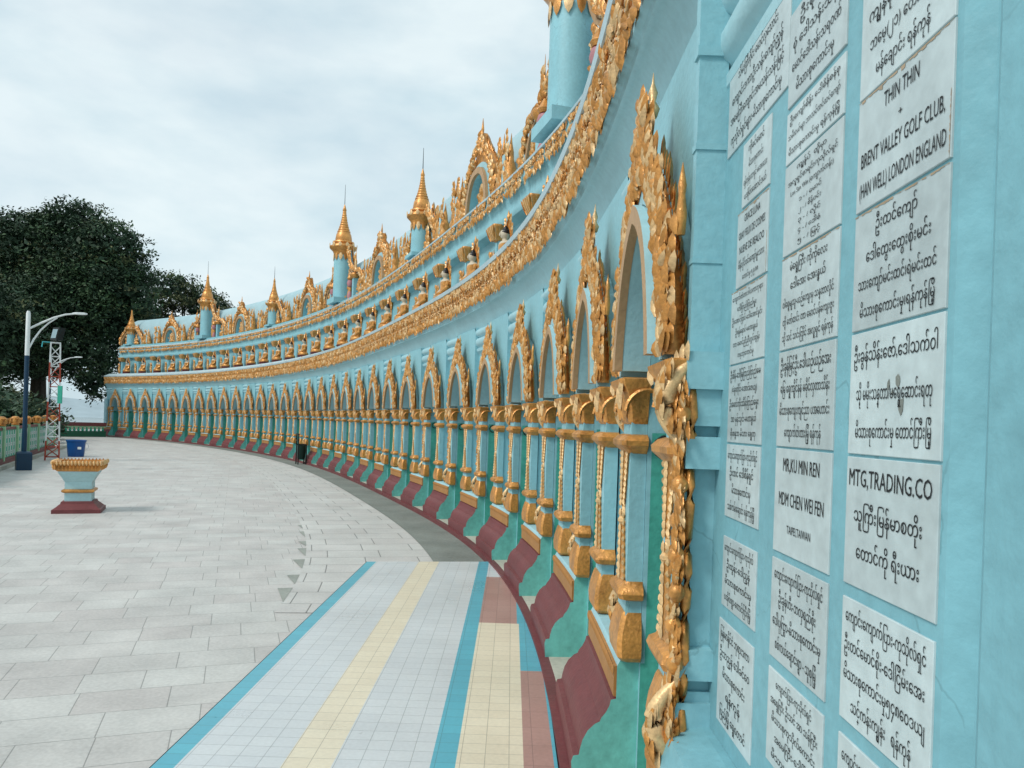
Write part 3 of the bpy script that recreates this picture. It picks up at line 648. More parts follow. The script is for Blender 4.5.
def turret(sloc, big):
    O = OC - .06
    zt = ZC + (1.72 if big else .80); rr = .315 if big else .235
    mb = MB()
    mb.box(-rr*1.45, rr*1.45, -(O + rr*1.3), -(O - rr*1.3), ZC - .02, ZC + (.16 if big else .06), 0)
    mb.lathe([(rr*1.04, .05), (rr*1.02, .3), (rr, .5), (rr, zt - ZC - .05), (rr*.98, zt - ZC)], (0, -O, ZC), 22, 0)
    t = mb.build('turret', [BLUE_LIT], temple, True, TM(sloc))
    k = 1.0 if big else .78
    c = MB(); c.lathe([(rr*1.0, -.05), (rr*1.06, 0), (rr*1.14, .10*k), (rr*1.22, .14*k), (rr*1.5, .22*k), (rr*1.55, .26*k), (rr*1.5, .30*k), (rr*1.18, .32*k), (rr*1.12, .38*k), (rr*1.25, .42*k), (rr*1.2, .47*k), (rr*.9, .50*k)], (0, -O, zt), 12, 0)
    for j in range(12):
        a = 2*PI*j/12; put = lambda u, o, z: (math.cos(a)*(rr*1.03 - o) - math.sin(a)*u, -O + math.sin(a)*(rr*1.03 - o) + math.cos(a)*u, z)
        leaf(put, c, 0, zt + .03, -PI/2, .26*k, .14*k, .02, -.012, j % 2)
        leaf(put, c, 0, zt + .24*k, PI/2, .16*k, .13*k, .02, -rr*.5, 1)
    c.build('cap', [GOLD, GOLDL], t, True)
    s = MB(); pr = [(rr*.92, 0), (rr*.95, .06*k), (rr*.86, .22*k), (rr*.72, .32*k)]
    r0 = rr*.70; z = .32*k
    for i in range(9):
        pr += [(r0*1.08, z + .01), (r0*1.02, z + .05*k), (r0*.86, z + .07*k)]; r0 *= .86; z += .085*k
    pr += [(r0*1.3, z + .03), (r0*.9, z + .10*k), (.006, z + .26*k)]
    s.lathe(pr, (0, -O, zt + .49*k), 12, 0); s.build('spire', [GOLD], t, True)
    zr = zt + .49*k + z + .2*k
    a = MB(); a.tube([(0, -O, zr), (0, -O, zr + (.75 if big else .55))], [.012, .005], 5); a.build('lightning_rod', [DARK], t)
    b = MB(); b.tube([(.02, -O, zr), (rr*.9, -(O - .05), zt + .55*k), (rr*1.5, -(O - .1), zt + .24*k)], .012, 5); b.build('stay_wire', [CYAN], t)
    # wings: stepped half arches with flames either side
    half = 1.5 if big else .72; top = zt + (.02 if big else .25)
    if big:
        low = [(2.30, ZC), (2.26, ZC + .38), (2.10, ZC + .66), (1.82, ZC + .82), (1.42, ZC + .88)]
        upp = [(1.38, ZC + .90), (1.12, ZC + .98), (.88, ZC + 1.14), (.68, ZC + 1.40), (.50, ZC + 1.78)]
        legs = [(1.40, ZC + .0, ZC + .72)]
    else:
        low = [(1.18, ZC), (1.15, ZC + .30), (.98, ZC + .52), (.70, ZC + .76), (.40, ZC + 1.05)]; upp = None; legs = []
    for sg in (1, -1):
        wg = MB(); fl = MB()
        for pl in ([low, upp] if upp else [low]):
            P = [(sg*u, z) for u, z in pl]; Q = [(sg*(u - .085), z - .02) for u, z in pl]; Rr = [(sg*(u + .07), z + .03) for u, z in pl]
            for A, B, mt, oo in ((P, Q, 0, -.04), (Rr, P, 1, .02)):
                for i in range(len(A) - 1):
                    q = [LOC(A[i][0], OC + oo, A[i][1]), LOC(A[i+1][0], OC + oo, A[i+1][1]), LOC(B[i+1][0], OC + oo, B[i+1][1]), LOC(B[i][0], OC + oo, B[i][1])]
                    r = [(x, y + .0 - .0, z) for x, y, z in q]; r = [(x, y - .14 + 0, z) for x, y, z in q]
                    r = [LOC(x, -y + .14, z) for x, y, z in q]
                    wg.add(q + r, [(0, 1, 2, 3), (4, 7, 6, 5), (0, 4, 5, 1), (2, 6, 7, 3)], mt)
            crest_flame(fl, [(sg*(u + .10), z + .05) for u, z in pl], 64 if big else 46, int(sloc*13) + (1 if sg > 0 else 2), OC - .02, .12, .24, .08)
            crest_flame(fl, [(sg*(u + .05), z + .03) for u, z in pl], 52, int(sloc*17) + (1 if sg > 0 else 2), OC - .03, .07, .13, .06)
        for (u, z0, z1) in legs:
            wg.box(min(sg*(u-.09), sg*(u+.09)), max(sg*(u-.09), sg*(u+.09)), -(OC + .09), -(OC - .09), z0, z1, 2)
            fl.lathe([(.10, 0), (.14, .03), (.20, .12), (.17, .17), (.11, .20)], (sg*u, -(OC - .01), z1 - .03), 10, 0)
            fl.lathe([(.05, 0), (.06, .1), (.03, .2), (.045, .28), (.02, .40), (.002, .78)], (sg*u, -(OC), z1 + .25), 8, 0)
            rnd = random.Random(int(sloc) + sg)
            for i in range(30): leaf(LOC, fl, sg*u + rnd.gauss(0, .05), z1 + .22 + rnd.random()*.5, PI/2 + rnd.uniform(-.5, .5), .14, .06, .04, OC - .02, rnd.choice((0, 1)))
        # panel of leaves beside the cylinder
        rnd = random.Random(int(sloc*3) + sg); uc = .78 if big else .50; hh = 1.0 if big else .5
        for i in range(80 if big else 40):
            q_ = rnd.random(); z = ZC + .05 + q_*hh; u = sg*uc + rnd.gauss(0, .13)*(1 - q_*.8)
            leaf(LOC, fl, u, z, PI/2 + rnd.uniform(-.55, .55), rnd.uniform(.10, .18), .07, .05, OC - .01, rnd.choice((0, 0, 1)))
        if big:
            for i in range(50):
                q_ = rnd.random(); leaf(LOC, fl, sg*1.84 + rnd.gauss(0, .14)*(1 - q_*.8), ZC + .03 + q_*.5, PI/2 + rnd.uniform(-.6, .6), rnd.uniform(.10, .17), .06, .05, OC + .01, rnd.choice((0, 0, 1)))
            wg.box(min(sg*1.5, sg*2.2), max(sg*1.5, sg*2.2), -(OC + .16), -(OC + .10), ZC, ZC + .66, 2)
        fl.lathe([(.13, 0), (.15, .2), (.10, .45*hh), (.05, .8*hh), (.004, 1.15*hh)], (sg*uc, -(OC + .04), ZC), 7, 0)
        wg.build('wing_arch', [TAN, PALE, BLUE_LIT], t); fl.build('wing_flames', [GOLD, GOLDL], t, 'all')
    if big:
        for sg in (1, -1):
            pk = MB()
            pk.lathe([(.03, 0), (.10, .05), (.125, .14), (.10, .23), (.03, .28)], (sg*1.08, -(OC - .08), ZC + .42), 12, 0)
            pk.lathe([(.05, 0), (.06, .08), (.04, .16)], (sg*1.08, -(OC - .08), ZC + .28), 10, 1); pk.lathe([(.09, 0), (.12, .06), (.03, .22)], (sg*1.08, -(OC - .08), ZC + .68), 10, 1)
            pk.lathe([(.09, 0), (.10, .14), (.05, .28)], (sg*1.08, -(OC - .08), ZC + .01), 10, 0)
            pk.build('lotus_ball', [PINK, GOLD], t, True)
    return t
TS = [2.45 + 8.79*i for i in range(7)]
for i, s in enumerate(TS): turret(s, i % 2 == 1)
for i in range(6):
    m = (TS[i] + TS[i+1]) / 2
    crest_pediment(m)
    for d, hh in ((-1.46, 1.12), (1.48, 1.15)): pinnacle(m + d + random.uniform(-.05, .05), hh*random.uniform(.93, 1.07))
    for d, hh in ((2.2, .8),):
        sm = TS[i] if i % 2 == 0 else TS[i+1]
        pinnacle(sm + (1.72 if i % 2 == 0 else -1.72), .95)
mb = MB()
sweep(mb, [(1.50, 5.64), (1.52, 6.25), (1.60, 6.62), (1.75, 6.98), (1.95, 7.22), (2.2, 7.36), (2.6, 7.44), (3.2, 7.46), (6.0, 7.40), (6.2, 0.0)], S_BEG, S_END, .4)
tpart(mb, 'roof', ROOF, True)
mb = MB()
sweep(mb, [(2.4, 0.068), (2.4, 3.0), (1.05, 3.0)], S_BEG, S_END, .6); tpart(mb, 'inner_wall', INNER)
# end pilaster at the far end
mb = MB(); mb.box(-.12, .12, -PF, -.16, .602, 2.3, 0); mb.build('end_pilaster', [PALE], temple, False, TM(S_END - .16))

# near end: frame of the donor panel
PX = 0.61                                      # plane of the marble panel
mb = MB()
wl = PX + 0.040
def fr_box(x0, y0, y1, z0, z1): mb.box(x0, wl + .01, y0, y1, z0, z1, 0)
prof = [(PX + .004, 1.062), (PX + .030, 1.028), (PX + .034, 1.008), (PX + .006, .985), (PX - .004, .965), (PX - .004, .862), (PX + .004, .858), (PX + .004, .854), (PX - .002, .850), (PX - .002, -.9)]
rings = [[(x, y, z) for x, y in prof] for z in (.722, 2.68)]
mb.loops(rings, 0, False, False)
mb.loops([[(wl + .01, y, .55), (PX - .15, y, .60), (PX - .12, y, .70), (PX - .02, y, .722), (wl + .01, y, .726)] for y in (-.9, 2.295)], 0)
o = mb.build('panel_frame', [BLUE_SHADED], temple, False, INV)
mb = MB(); mb.box(PX + .004, wl + .01, 1.062, 2.2965, .725, 2.66, 0)
mb.build('panel_backing', [BLUE_SHADED], temple, False, INV)

# ------------------------------------------------------------------ marble plaques
COMB = set(range(0x102B, 0x1033)) | {0x1036, 0x1037, 0x1038, 0x1039, 0x103A, 0x103B, 0x103C, 0x103D, 0x103E}
def visual(t):
    cl = []
    for ch in t:
        if ord(ch) in COMB and cl: cl[-1].append(ch)
        else: cl.append([ch])
    o = ''
    for c in cl:
        pre = ''.join(x for x in c[1:] if ord(x) == 0x1031) + ''.join(x for x in c[1:] if ord(x) == 0x103C)
        o += pre + c[0] + ''.join(x for x in c[1:] if ord(x) not in (0x1031, 0x103C))
    return o
def text_mesh(body, bold):
    cu = bpy.data.curves.new('text', 'FONT'); cu.body = visual(body); cu.size = 1.0; cu.resolution_u = 2; cu.offset = bold
    ob = bpy.data.objects.new('text', cu); COL.objects.link(ob)
    bpy.context.view_layer.update()
    dg = bpy.context.evaluated_depsgraph_get(); me = bpy.data.meshes.new_from_object(ob.evaluated_get(dg))
    n = len(me.vertices); v = np.zeros(n*3, dtype=np.float32); me.vertices.foreach_get('co', v); v = v.reshape(-1, 3)
    fs = [tuple(p.vertices) for p in me.polygons]
    bpy.data.objects.remove(ob); bpy.data.curves.remove(cu); bpy.data.meshes.remove(me)
    return v, fs
KZ = (PX / 0.70)
def zz(z): return 1.6 + (z - 1.6) * KZ
prnd = random.Random(99)
def plaque(y0, y1, z0, z1, lines, label, rust=0, spot=False, bold=.0):
    """y0 nearer edge (right in the picture), y1 farther edge (left)"""
    z0, z1 = zz(z0), zz(z1); Wd = y1 - y0; Ht = z1 - z0
    Mx = Matrix(((0, 0, -1, PX), (-1, 0, 0, (y0 + y1)/2), (0, 1, 0, (z0 + z1)/2), (0, 0, 0, 1)))
    mb = MB(); a, b, e = Wd/2 - .0006, Ht/2 - .0004, .0012
    j = lambda: prnd.uniform(-.0008, .0006)
    q = [(-a + j(), -b + j()), (a + j(), -b + j()), (a + j(), b + j()), (-a + j(), b + j())]
    mb.loops([[(x, y, -.012) for x, y in q], [(x, y, -e) for x, y in q], [(x*(1 - e/a), y*(1 - e/b), 0.0) for x, y in q]], 0)
    p = mb.build('marble_plaque', [MARBLE], None, False, Mx)
    tag(p, label, 'plaque', 'marble donor plaques set in the blue wall')
    tb = MB(); n = len(lines); tot = sum(l[2] for l in lines)
    y = Ht*.5 - (Ht*(1 - .93)/2) ; avail = Ht*.93
    for body, wf, hf in lines:
        slot = avail*hf/tot; y -= slot/2
        if body:
            v, fs = text_mesh(body, bold)
            w0 = v[:, 0].max() - v[:, 0].min(); sx = wf*.93*Wd/w0
            sy = min(slot*.58, Ht*.148)
            if not any(0x1000 <= ord(c) <= 0x109f for c in body): sy = min(slot*.70, Ht*.19)
            dx = prnd.uniform(-.008, .008)*Wd; sl = prnd.uniform(-.012, .012)
            cx = (v[:, 0].max() + v[:, 0].min())/2
            V = [((vx - cx)*sx + dx, y - sy*.30 + vy*sy + sl*(vx - cx)*sx + prnd.uniform(-1, 1)*.0003, .0012) for vx, vy, _ in v]
            tb.add(V, fs, 0)
        y -= slot/2
    tb.build('lettering', [INK], p)
    if rust:
        rb = MB(); rr = random.Random(int(z0*1000))
        def smear(edge, n):
            for i in range(n):
                x = (-a + (i)*2*a/n) if edge == 'top' else 0
                hgt = rr.uniform(.0015, .006)*(1 if rr.random() < .85 else 2)
                x2 = x + 2*a/n
                rb.add([(x, b - .001, .0008), (x2, b - .001, .0008), (x2, b - hgt, .0008), (x, b - hgt*rr.uniform(.6, 1.2), .0008)], [(0, 1, 2, 3)], 0)
        smear('top', 24)
        if rust > 1:
            for i in range(18):
                yy = -b + i*b*1.0/18; rb.add([(a - .002, yy, .0008), (a - .002, yy + b/18, .0008), (a - rr.uniform(.0025, .005), yy + b/18, .0008), (a - rr.uniform(.0025, .005), yy, .0008)], [(0, 1, 2, 3)], 0)
        rb.build('rust_stain', [STAIN], p)
    if spot:
        sb = MB(); rr = random.Random(4)
        for (cx, cy, r, n) in ((.025, .014, .013, 7), (.036, -.026, .014, 8), (-.006, .010, .008, 5), (.055, .0, .005, 4), (.008, -.004, .006, 6)):
            pts = [(cx + r*rr.uniform(.5, 1.1)*math.cos(2*PI*i/n)*.7, cy + r*rr.uniform(.6, 1.4)*math.sin(2*PI*i/n), .0009) for i in range(n)]
            sb.add(pts, [tuple(range(n))], 0)
        sb.build('chip_mark', [CEMENT], p)
    return p
C3 = (1.078, 1.376); C2 = (1.442, 1.749); C1 = (1.86, 2.15)
kk = 'ကျောင်းကျောက်ပြား-ကုသိုလ်ရှင်'
plaque(*C3, 2.291, 2.545, [('ဒေါ်အေးသန်း', .55, 1), ('ကျွန်စုသူ မိသားစု', .85, 1), ('ဘမေ့(၂၁) တောင်ကြီး', .8, 1), ('မန်ချောင်း ရန်ကုန်', .62, 1)], 'white marble plaque topmost in the nearest column, above the English one')
plaque(*C3, 2.058, 2.288, [('THIN THIN', .40, 1), ('+', .045, .55), ('BRENT VALLEY GOLF CLUB,', .95, 1), ('(HAN WELL) LONDON ENGLAND', .98, 1)], 'white marble plaque of English capitals with a plus sign, rust stain along its top', 2)
plaque(*C3, 1.812, 2.052, [('ဦးထင်ကျော်', .48, 1), ('ဒေါ်ထွေးထွေးစိုးမင်း', .74, 1), ('သားကျော်မင်းထင်၊ရဲမင်းထင်', .90, .95), ('မိသားစုကောင်းမှု၊ရန်ကုန်မြို့', .86, .95)], 'white marble plaque of four Burmese lines just under the English one with a plus sign', 1)
plaque(*C3, 1.562, 1.808, [('ဦးခွန်သိန်းဇော်,ဒေါ်သက်ဝါ', .96, 1.1), ('သို့ မမိုးသန္တာ/မရွှေဆောင်းရတု', .88, 1), ('မိသားစုကောင်းမှု တောင်ကြီးမြို့', .88, 1)], 'white marble plaque of three Burmese lines with grey chip marks in its middle', 0, True)
plaque(*C3, 1.295, 1.556, [('MTG,TRADING.CO', .97, 1.0), ('သူကြီးမြန်မာစတိုး', .80, 1.05), ('တောင်ကို ရီးယား', .74, 1.05), ('', 0, .35)], 'white marble plaque with one line of tall English capitals above two Burmese lines', 0)
plaque(*C3, 1.017, 1.268, [(kk, .95, 1), ('ဦးတင်မောင်စိုး-ဒေါ်ငြိမ်းအေး', .95, 1), ('မိသားစုကောင်းမှု၅၄၈ဝေဒယျ', .96, 1), ('သင်္ကန်းကျွန်း   ရန်ကုန်', .72, 1)], 'white marble plaque of four Burmese lines, second from the bottom of the nearest column')
plaque(*C3, 0.74, 0.984, [(kk, .92, 1), ('ဦးစောမောင်-ဒေါ်မြ', .8, 1), ('မိသားစုကောင်းမှု', .8, 1), ('ရန်ကုန်မြို့', .5, 1)], 'white marble plaque at the foot of the nearest column, mostly below the picture')
plaque(*C2, 2.452, 2.70, [('ဦးစိုးရွှေ', .6, 1), ('စုံ ဒေါ်သန်းသန်စု', .9, 1), ('မောင်ဒေါ်သန်းသရဝဏ်', .9, 1), ('မိသားစုကောင်းမှု', .7, 1)], 'white marble plaque at the head of the middle column, beside the wide one')
plaque(*C2, 2.302, 2.438, [('ဦးကျော်စိန်း ဒေါ်စိန်စန်စု', .92, 1), ('သမီးငယ်မျာ ဘာသင်ထင်ထင်ကျော်', .96, 1), ('မိသားစုကောင်းမှု ရန်ကုန်မြို့', .94, 1)], 'short wide white marble plaque of three Burmese lines, second in the middle column')
plaque(*C2, 2.060, 2.297, [('ကျွန်ုပ်  တို့မှာ', .55, .8), ('အလှူရှင်စာရင်းကုသိုလ်ရှင်', .92, .8), ('Lon San Win (ကျောက်တန်း)', .8, .8), ('၁ - / မောင်', .42, .7), ('၂ - / စိန်ဝင်း', .42, .7), ('၃ - / လှိုင်', .42, .7), ('၄ - / ဒေါ်စံ', .42, .7), ('၅ - / မြင့်', .42, .7)], 'white marble plaque with a numbered list under three heading lines')
plaque(*C2, 1.814, 2.056, [('မဲရွှေကြီး ကိုကိုလေး', .7, 1), ('ဒေါ်အေး အေးနွယ်', .66, 1), ('ဝါရှေ့မျှသူ-ယဉ်ကျေးမှု သန္တာလှိုင်', .96, .9), ('တို့ ဇော်ထင်း တာ မောင်ပန်ကျေးဇူး', .96, .9), ('သို့ သင် သင်းကြိုင် အလှူရှင် ရန်ကုန်', .96, .9)], 'white marble plaque of five Burmese lines below the numbered list, middle column', 1)
plaque(*C2, 1.564, 1.810, [('ဦးခွန်မြင့်ဦး,ဒေါ်ယဉ်ယဉ်အေး', .95, 1), ('မြေ ရွှေကျိုင်နန် မခိုင်လှတာသိန်း', .93, .9), ('မိသားစုကျေးကျင်ညာ ပအဟောင်း', .95, .9), ('ကျောက်တံတားမြို့ ရန်ကုန်', .70, .9)], 'white marble plaque of four Burmese lines directly above the English one in the middle column')
plaque(*C2, 1.292, 1.560, [('MR,KU MIN REN', .70, 1), ('', 0, .25), ('MDM CHEN WEI FEN', .86, 1), ('', 0, .25), ('TAIPEI,TAIWAN', .46, .6), ('', 0, .5)], 'white marble plaque with three spaced lines of English capitals, middle column')
plaque(*C2, 1.015, 1.274, [(kk, .93, 1), ('ဦးခွန်ဟီး-ဘလှရည်စိုး', .72, 1), ('ဒေါ်ပုကြွာ-မိသားစုကောင်းမှု', .93, 1), ('စစ်ကယ်ချောင်းရွာ - သူစုမြို့', .80, 1)], 'white marble plaque of four Burmese lines directly below the English one in the middle column')
plaque(*C2, 0.74, 0.985, [('ကျောက်ပြား-ကုသိုလ်ရှင်', .7, 1), ('အရှေ့ကြီး ဦးသင် အာ သန်ကြီး', .92, 1), ('မိသားစုကုသိုလ်ကောင်း', .85, 1), ('အမေကြီး-ဒေါ်ခြိမ့်', .7, 1), ('မိသားစုကောင်းမှု', .8, 1)], 'white marble plaque at the foot of the middle column, with five Burmese lines')
plaque(1.752, 2.245, 2.52, 2.80, [('သိမ်းကြီးဝိုင်း မောင်လှသောင်း', .7, 1), ('ကျောင်းဒကာဦးသန်းကျော်ညွန့်', .9, 1), ('အမေကြီးကျောင်းအမသန်းသန်းမြင့်', .94, 1), ('ကုသိုလ်ရှင်များ-မိသားစုကောင်းမှု', .9, 1)], 'widest white marble plaque, heading the far column under the turquoise moulding')
plaque(C1[0] + .0, 2.085, 2.30, 2.50, [('ကိုခင်မောင်', .6, 1), ('မိသားစုကောင်း', .55, .9), ('ရန်ကုန်စုသာရှင် မအေးလေး', .9, .9), ('ပအိုဝ်းဆောင်ဒယ်', .85, .9)], 'narrow white marble plaque just below the widest one')
plaque(C1[0], 2.115, 2.052, 2.29, [('GRACE LUNA', .55, 1), ('GRAY FELIX DE COSMES', .92, 1), ('NUEVE DE REALOO', .86, 1), ('စိန်လှိုင်ဝင်းကျော်မှူးသား', .9, 1), ('ကောင်းမှု ၅.၉.၈၈', .55, .8)], 'white marble plaque with three English lines over two Burmese lines, far column', 2)
plaque(*C1, 1.812, 2.046, [('ကျောက်တံတားဒါယကာဘုရား', .95, 1), ('ဒေါ်ကြည်ကြည်မှူး', .6, 1), ('ဦးအောင်ကြင်-ဒေါ်အောင်နှင်း', .94, 1), ('ဦးရန်နောင်-မအေးနွယ်', .7, 1), ('တာ မောင်ညီညီလွင်ထွန်း', .84, 1), ('ကမ္ဘာ့ကောင်းမှု', .5, 1)], 'white marble plaque of six Burmese lines with a rusty upper edge, far column', 1)
plaque(*C1, 1.563, 1.808, [('ဦးစိန်-ဒေါ်မြကြည်ကြည်မေ', .95, 1), ('(ပဲခူးတိုင်း-အောင်ဇေယျ)', .8, .9), ('ဦးမောင်ကိုးသိန်းကြည်မွှေး', .92, 1), ('အာ မုန်းသွင်း-မဟာနွယ်', .8, 1), ('စိုးစန္ဒာ မိသား ရွှေတု', .8, .9)], 'white marble plaque of five Burmese lines with a bracketed second line, far column')
plaque(*C1, 1.325, 1.558, [('ကျောင်းကျောက်ပြား-ကုသိုလ်ရှင်', .94, 1), ('ဦးထင် ဒေါ်စိန်ရှင်', .75, 1), ('မိသားစုကောင်းမှု', .6, 1), ('သစ်ကမ်းချောင်း ရန်ကုန်မြို့', .86, 1)], 'white marble plaque, third from the bottom of the far column')
plaque(*C1, 1.037, 1.262, [('ကျောင်းကျောက်ပြား-ကုသိုလ်', .93, 1), ('ဦးထွန်း-ဒေါ်ညွန့်', .75, 1), ('မိသားစုကောင်းမှု', .85, 1), ('ပအိုဝ်းရွာ-တောင်ကြီးမြို့', .85, 1)], 'white marble plaque, second from the bottom of the far column')
plaque(C1[0], C1[1] + .015, 0.66, 0.992, [('မြန်မာနိုင်ငံ ဘုရားဒကာ', .9, 1), ('ဦးဘညွန့် ဒေါ်ခင်ဝေ', .92, 1), ('မိသားစုကောင်း', .7, 1), ('ရန်ကုန်', .45, 1), ('ပြည်မြို့ ရွှေတောင်', .8, 1)], 'tall white marble plaque at the foot of the far column, above the sloping turquoise ledge')

# ------------------------------------------------------------------ seated figures in the niches
def seated(sloc):
    root = empty('buddha_statue'); root.matrix_world = frame(sloc, .80, 3.862) @ Matrix.Rotation(PI, 4, 'Z')
    mb = MB()
    # one skin: crossed legs, lap, torso, neck, head, in rings
    prof = [(.20, .14, 0.0, .10, 0), (.27, .19, 0.0, .125, 0), (.285, .20, .01, .17, 0), (.24, .18, .0, .22, 0), (.15, .12, .03, .26, 0), (.13, .095, .04, .34, 0), (.155, .10, .04, .44, 0), (.185, .095, .04, .50, 1), (.14, .08, .04, .54, 1), (.050, .045, .04, .565, 1), (.044, .045, .04, .59, 1), (.062, .068, .03, .62, 1), (.070, .075, .03, .665, 1), (.062, .07, .035, .71, 1), (.03, .04, .04, .74, 1)]
    seg = 14
    rings = [[(rx*math.cos(2*PI*j/seg), dy + ry*math.sin(2*PI*j/seg), z) for j in range(seg)] for rx, ry, dy, z, m in prof]
    mb.loops(rings, 0, True, True, [p[4] for p in prof])
    for sg in (-1, 1):   # arms resting in the lap
        mb.tube([(sg*.165, .04, .49), (sg*.215, .02, .38), (sg*.185, -.07, .27), (sg*.04, -.15, .235)], [.042, .040, .035, .03], 7, 0 if sg > 0 else 1)
        mb.tube([(sg*.05, -.14, .225), (sg*.0, -.17, .23), (-sg*.04, -.165, .235)], [.03, .028, .012], 6, 1)
    mb.lathe([(.012, -.02), (.014, 0), (.004, .03)], (0, -.050, .652), 5, 1)
    mb.build('figure', [GOLD, SKIN], root, True)
    h = MB(); h.lathe([(.072, .0), (.078, .025), (.066, .06), (.038, .08), (.034, .10), (.012, .13)], (0, .044, .665), 12, 0, 1.05); h.build('hair', [HAIR], root, True)
    b = MB(); b.lathe([(.30, 0), (.31, .03), (.25, .05), (.25, .07), (.31, .10), (.30, .11)], (0, 0, 0), 14, 0, .72)
    b.build('throne', [RED], root)
    a = MB(); pts = [(.20, .12), (.22, .4), (.20, .62), (.12, .78), (.0, .93)]
    rnd = random.Random(2)
    ring_band(a, [(.15, .12), (.165, .4), (.15, .58), (.08, .72), (.0, .80)], pts, -.10, -.075, (0, 0, 0))
    put = lambda u, o, z: (u, .085 + o, z)
    for u, z in pts[:-1]:
        for sg in (-1, 1):
            for q in range(3): leaf(put, a, sg*u, z + q*.05, PI/2 - sg*.4, .09, .05, .03, 0, q % 2)
    a.lathe([(.02, 0), (.03, .04), (.004, .14)], (0, .085, .90), 6, 0)
    a.build('halo', [GOLD, GOLDL], root)
    return root
st = seated(DOORS[0])
tag(st, 'small gilded seated Buddha statue with black hair in an upper niche of the curved pagoda', 'statue', 'seated statues in the upper niches')
for k in range(1, NB): dup(st, None, frame(DOORS[k], .80, 3.862) @ Matrix.Rotation(PI, 4, 'Z'))

# ------------------------------------------------------------------ ground
def sheet(name, polys, mats, uvf, kind='structure'):
    mb = MB(); mb.uv = []
    for pts, z, m in polys:
        o = len(mb.v); mb.v.extend([(x, y, z) for x, y in pts]); mb.uv.extend([uvf(x, y) for x, y in pts]); mb.f.append(tuple(range(o, o + len(pts)))); mb.m.append(m)
    return struct(mb.build(name, mats), kind)
A = R(20)
sheet('pavement', [([(-34, -10), (3, -10), (3, 62), (-34, 62)], 0.0, 0)], [PAVE], lambda x, y: (x*math.cos(A) + y*math.sin(A) + .13, -x*math.sin(A) + y*math.cos(A) + .2))
def strip_sheet(name, o0, o1, s0, s1, z, mat, st=.4):
    mb = MB(); mb.uv = []; n = int((s1 - s0)/st)
    for i in range(n + 1):
        s = s0 + (s1 - s0)*i/n
        for o in (o0, o1): mb.v.append(W3(s, o, z)); mb.uv.append((o, s))
    for i in range(n): mb.f.append((2*i, 2*i+1, 2*i+3, 2*i+2)); mb.m.append(0)
    return struct(mb.build(name, [mat]))
strip_sheet('border_pavement', -2.05, -.63, 7.35, S_END, 0.004, PAVE2)
strip_sheet('cement_path', -.63, -.03, 4.0, S_END, 0.008, CEMENT)
# cement infill triangles where the plaza grid is cut by the curved border
mb = MB()
for i in range(7):
    rr = random.Random(i + 3); s = 7.75 + i*.80 + rr.uniform(-.05, .05); h = rr.uniform(.50, .74)*(1 - i*.05); wd = rr.uniform(.10, .16)*(1.1 - i*.10)
    p = [W3(s, -2.045, .006), W3(s + h, -2.045, .006), W3(s + h - .02, -2.045 - wd, .006)]
    mb.add(p, [(0, 1, 2)], 0)
struct(mb.build('pavement_infill', [paint('pale_cement', (0.31, 0.33, 0.30), dark=0.75, light=1.15, rough=0.75, fine=40)]))
# tiled walkway, a slab 5 cm high with strips of coloured tiles
def far_y(x): return 8.26 + (x + 1.53)*(8.50 - 8.26)/1.30
TZ = .045; Y0 = -6.0
tiles = []
def strip(x0, x1, m, ya=Y0, yb=None, z=TZ):
    tiles.append(([(x0, ya), (x1, ya), (x1, yb if yb is not None else far_y(x1)), (x0, yb if yb is not None else far_y(x0))], z, m))
strip(-1.53, -1.43, 2); strip(-1.43, -.975, 0); strip(-.975, -.755, 1); strip(-.755, -.318, 0); strip(-.318, -.205, 2)
strip(-.205, .105, 1, Y0, 5.9); strip(-.205, .09, 3, 5.9, 7.66); strip(-.205, .0, 0, 7.66)
strip(.105, .245, 3, Y0, 4.78); strip(.245, .262, 2, Y0, 4.78); strip(.105, .262, 2, 4.78, 5.9); strip(.09, .20, 2, 5.9, 7.2); strip(.09, .14, 0, 7.2, 7.66); strip(.0, .10, 0, 7.66, 8.2)
sheet('tiled_path', tiles, [TW, TC, TB, TP], lambda x, y: (x + 1.53, y))
mb = MB()
mb.add([(-1.535, Y0, 0), (-1.535, Y0, TZ - .001), (-1.535, far_y(-1.53), TZ - .001), (-1.535, far_y(-1.53), 0)], [(0, 1, 2, 3)], 0)
mb.add([(-1.535, far_y(-1.53) + .004, 0), (-1.535, far_y(-1.53) + .004, TZ - .001), (0.0, far_y(0.0) + .004, TZ - .001), (0.0, far_y(0.0) + .004, 0)], [(0, 1, 2, 3)], 0)
struct(mb.build('path_edge', [DARK]))
# hill top, slope and river plain
mb = MB(); rings = []
for r, z in ((0.5, -.04), (75, -.05), (95, -2.5), (160, -28), (300, -60), (520, -70)):
    rings.append([(-12 + r*math.cos(2*PI*j/48), 24 + r*math.sin(2*PI*j/48), z) for j in range(48)])
mb.loops(rings, 0, True, False); struct(mb.build('hill', [EARTH], None, True))
mb = MB(); mb.add([(-9000, -9000, -66), (9000, -9000, -66), (9000, 9000, -66), (-9000, 9000, -66)], [(0, 1, 2, 3)], 0); struct(mb.build('river', [WATER]))
mb = MB(); rr = random.Random(12); n = 90
rings = [[], []]
for i in range(n + 1):
    a = PI*.40 + i*(PI*.75)/n; d = 7200
    hgt = 40 + 70*abs(math.sin(i*.21)) + 60*abs(math.sin(i*.083 + 1)) + rr.uniform(-6, 6)
    rings[0].append((d*math.cos(a), d*math.sin(a), -66)); rings[1].append((d*1.1*math.cos(a), d*1.1*math.sin(a), hgt))
rings.append([(x*1.15, y*1.15, -66) for x, y, z in rings[1]])
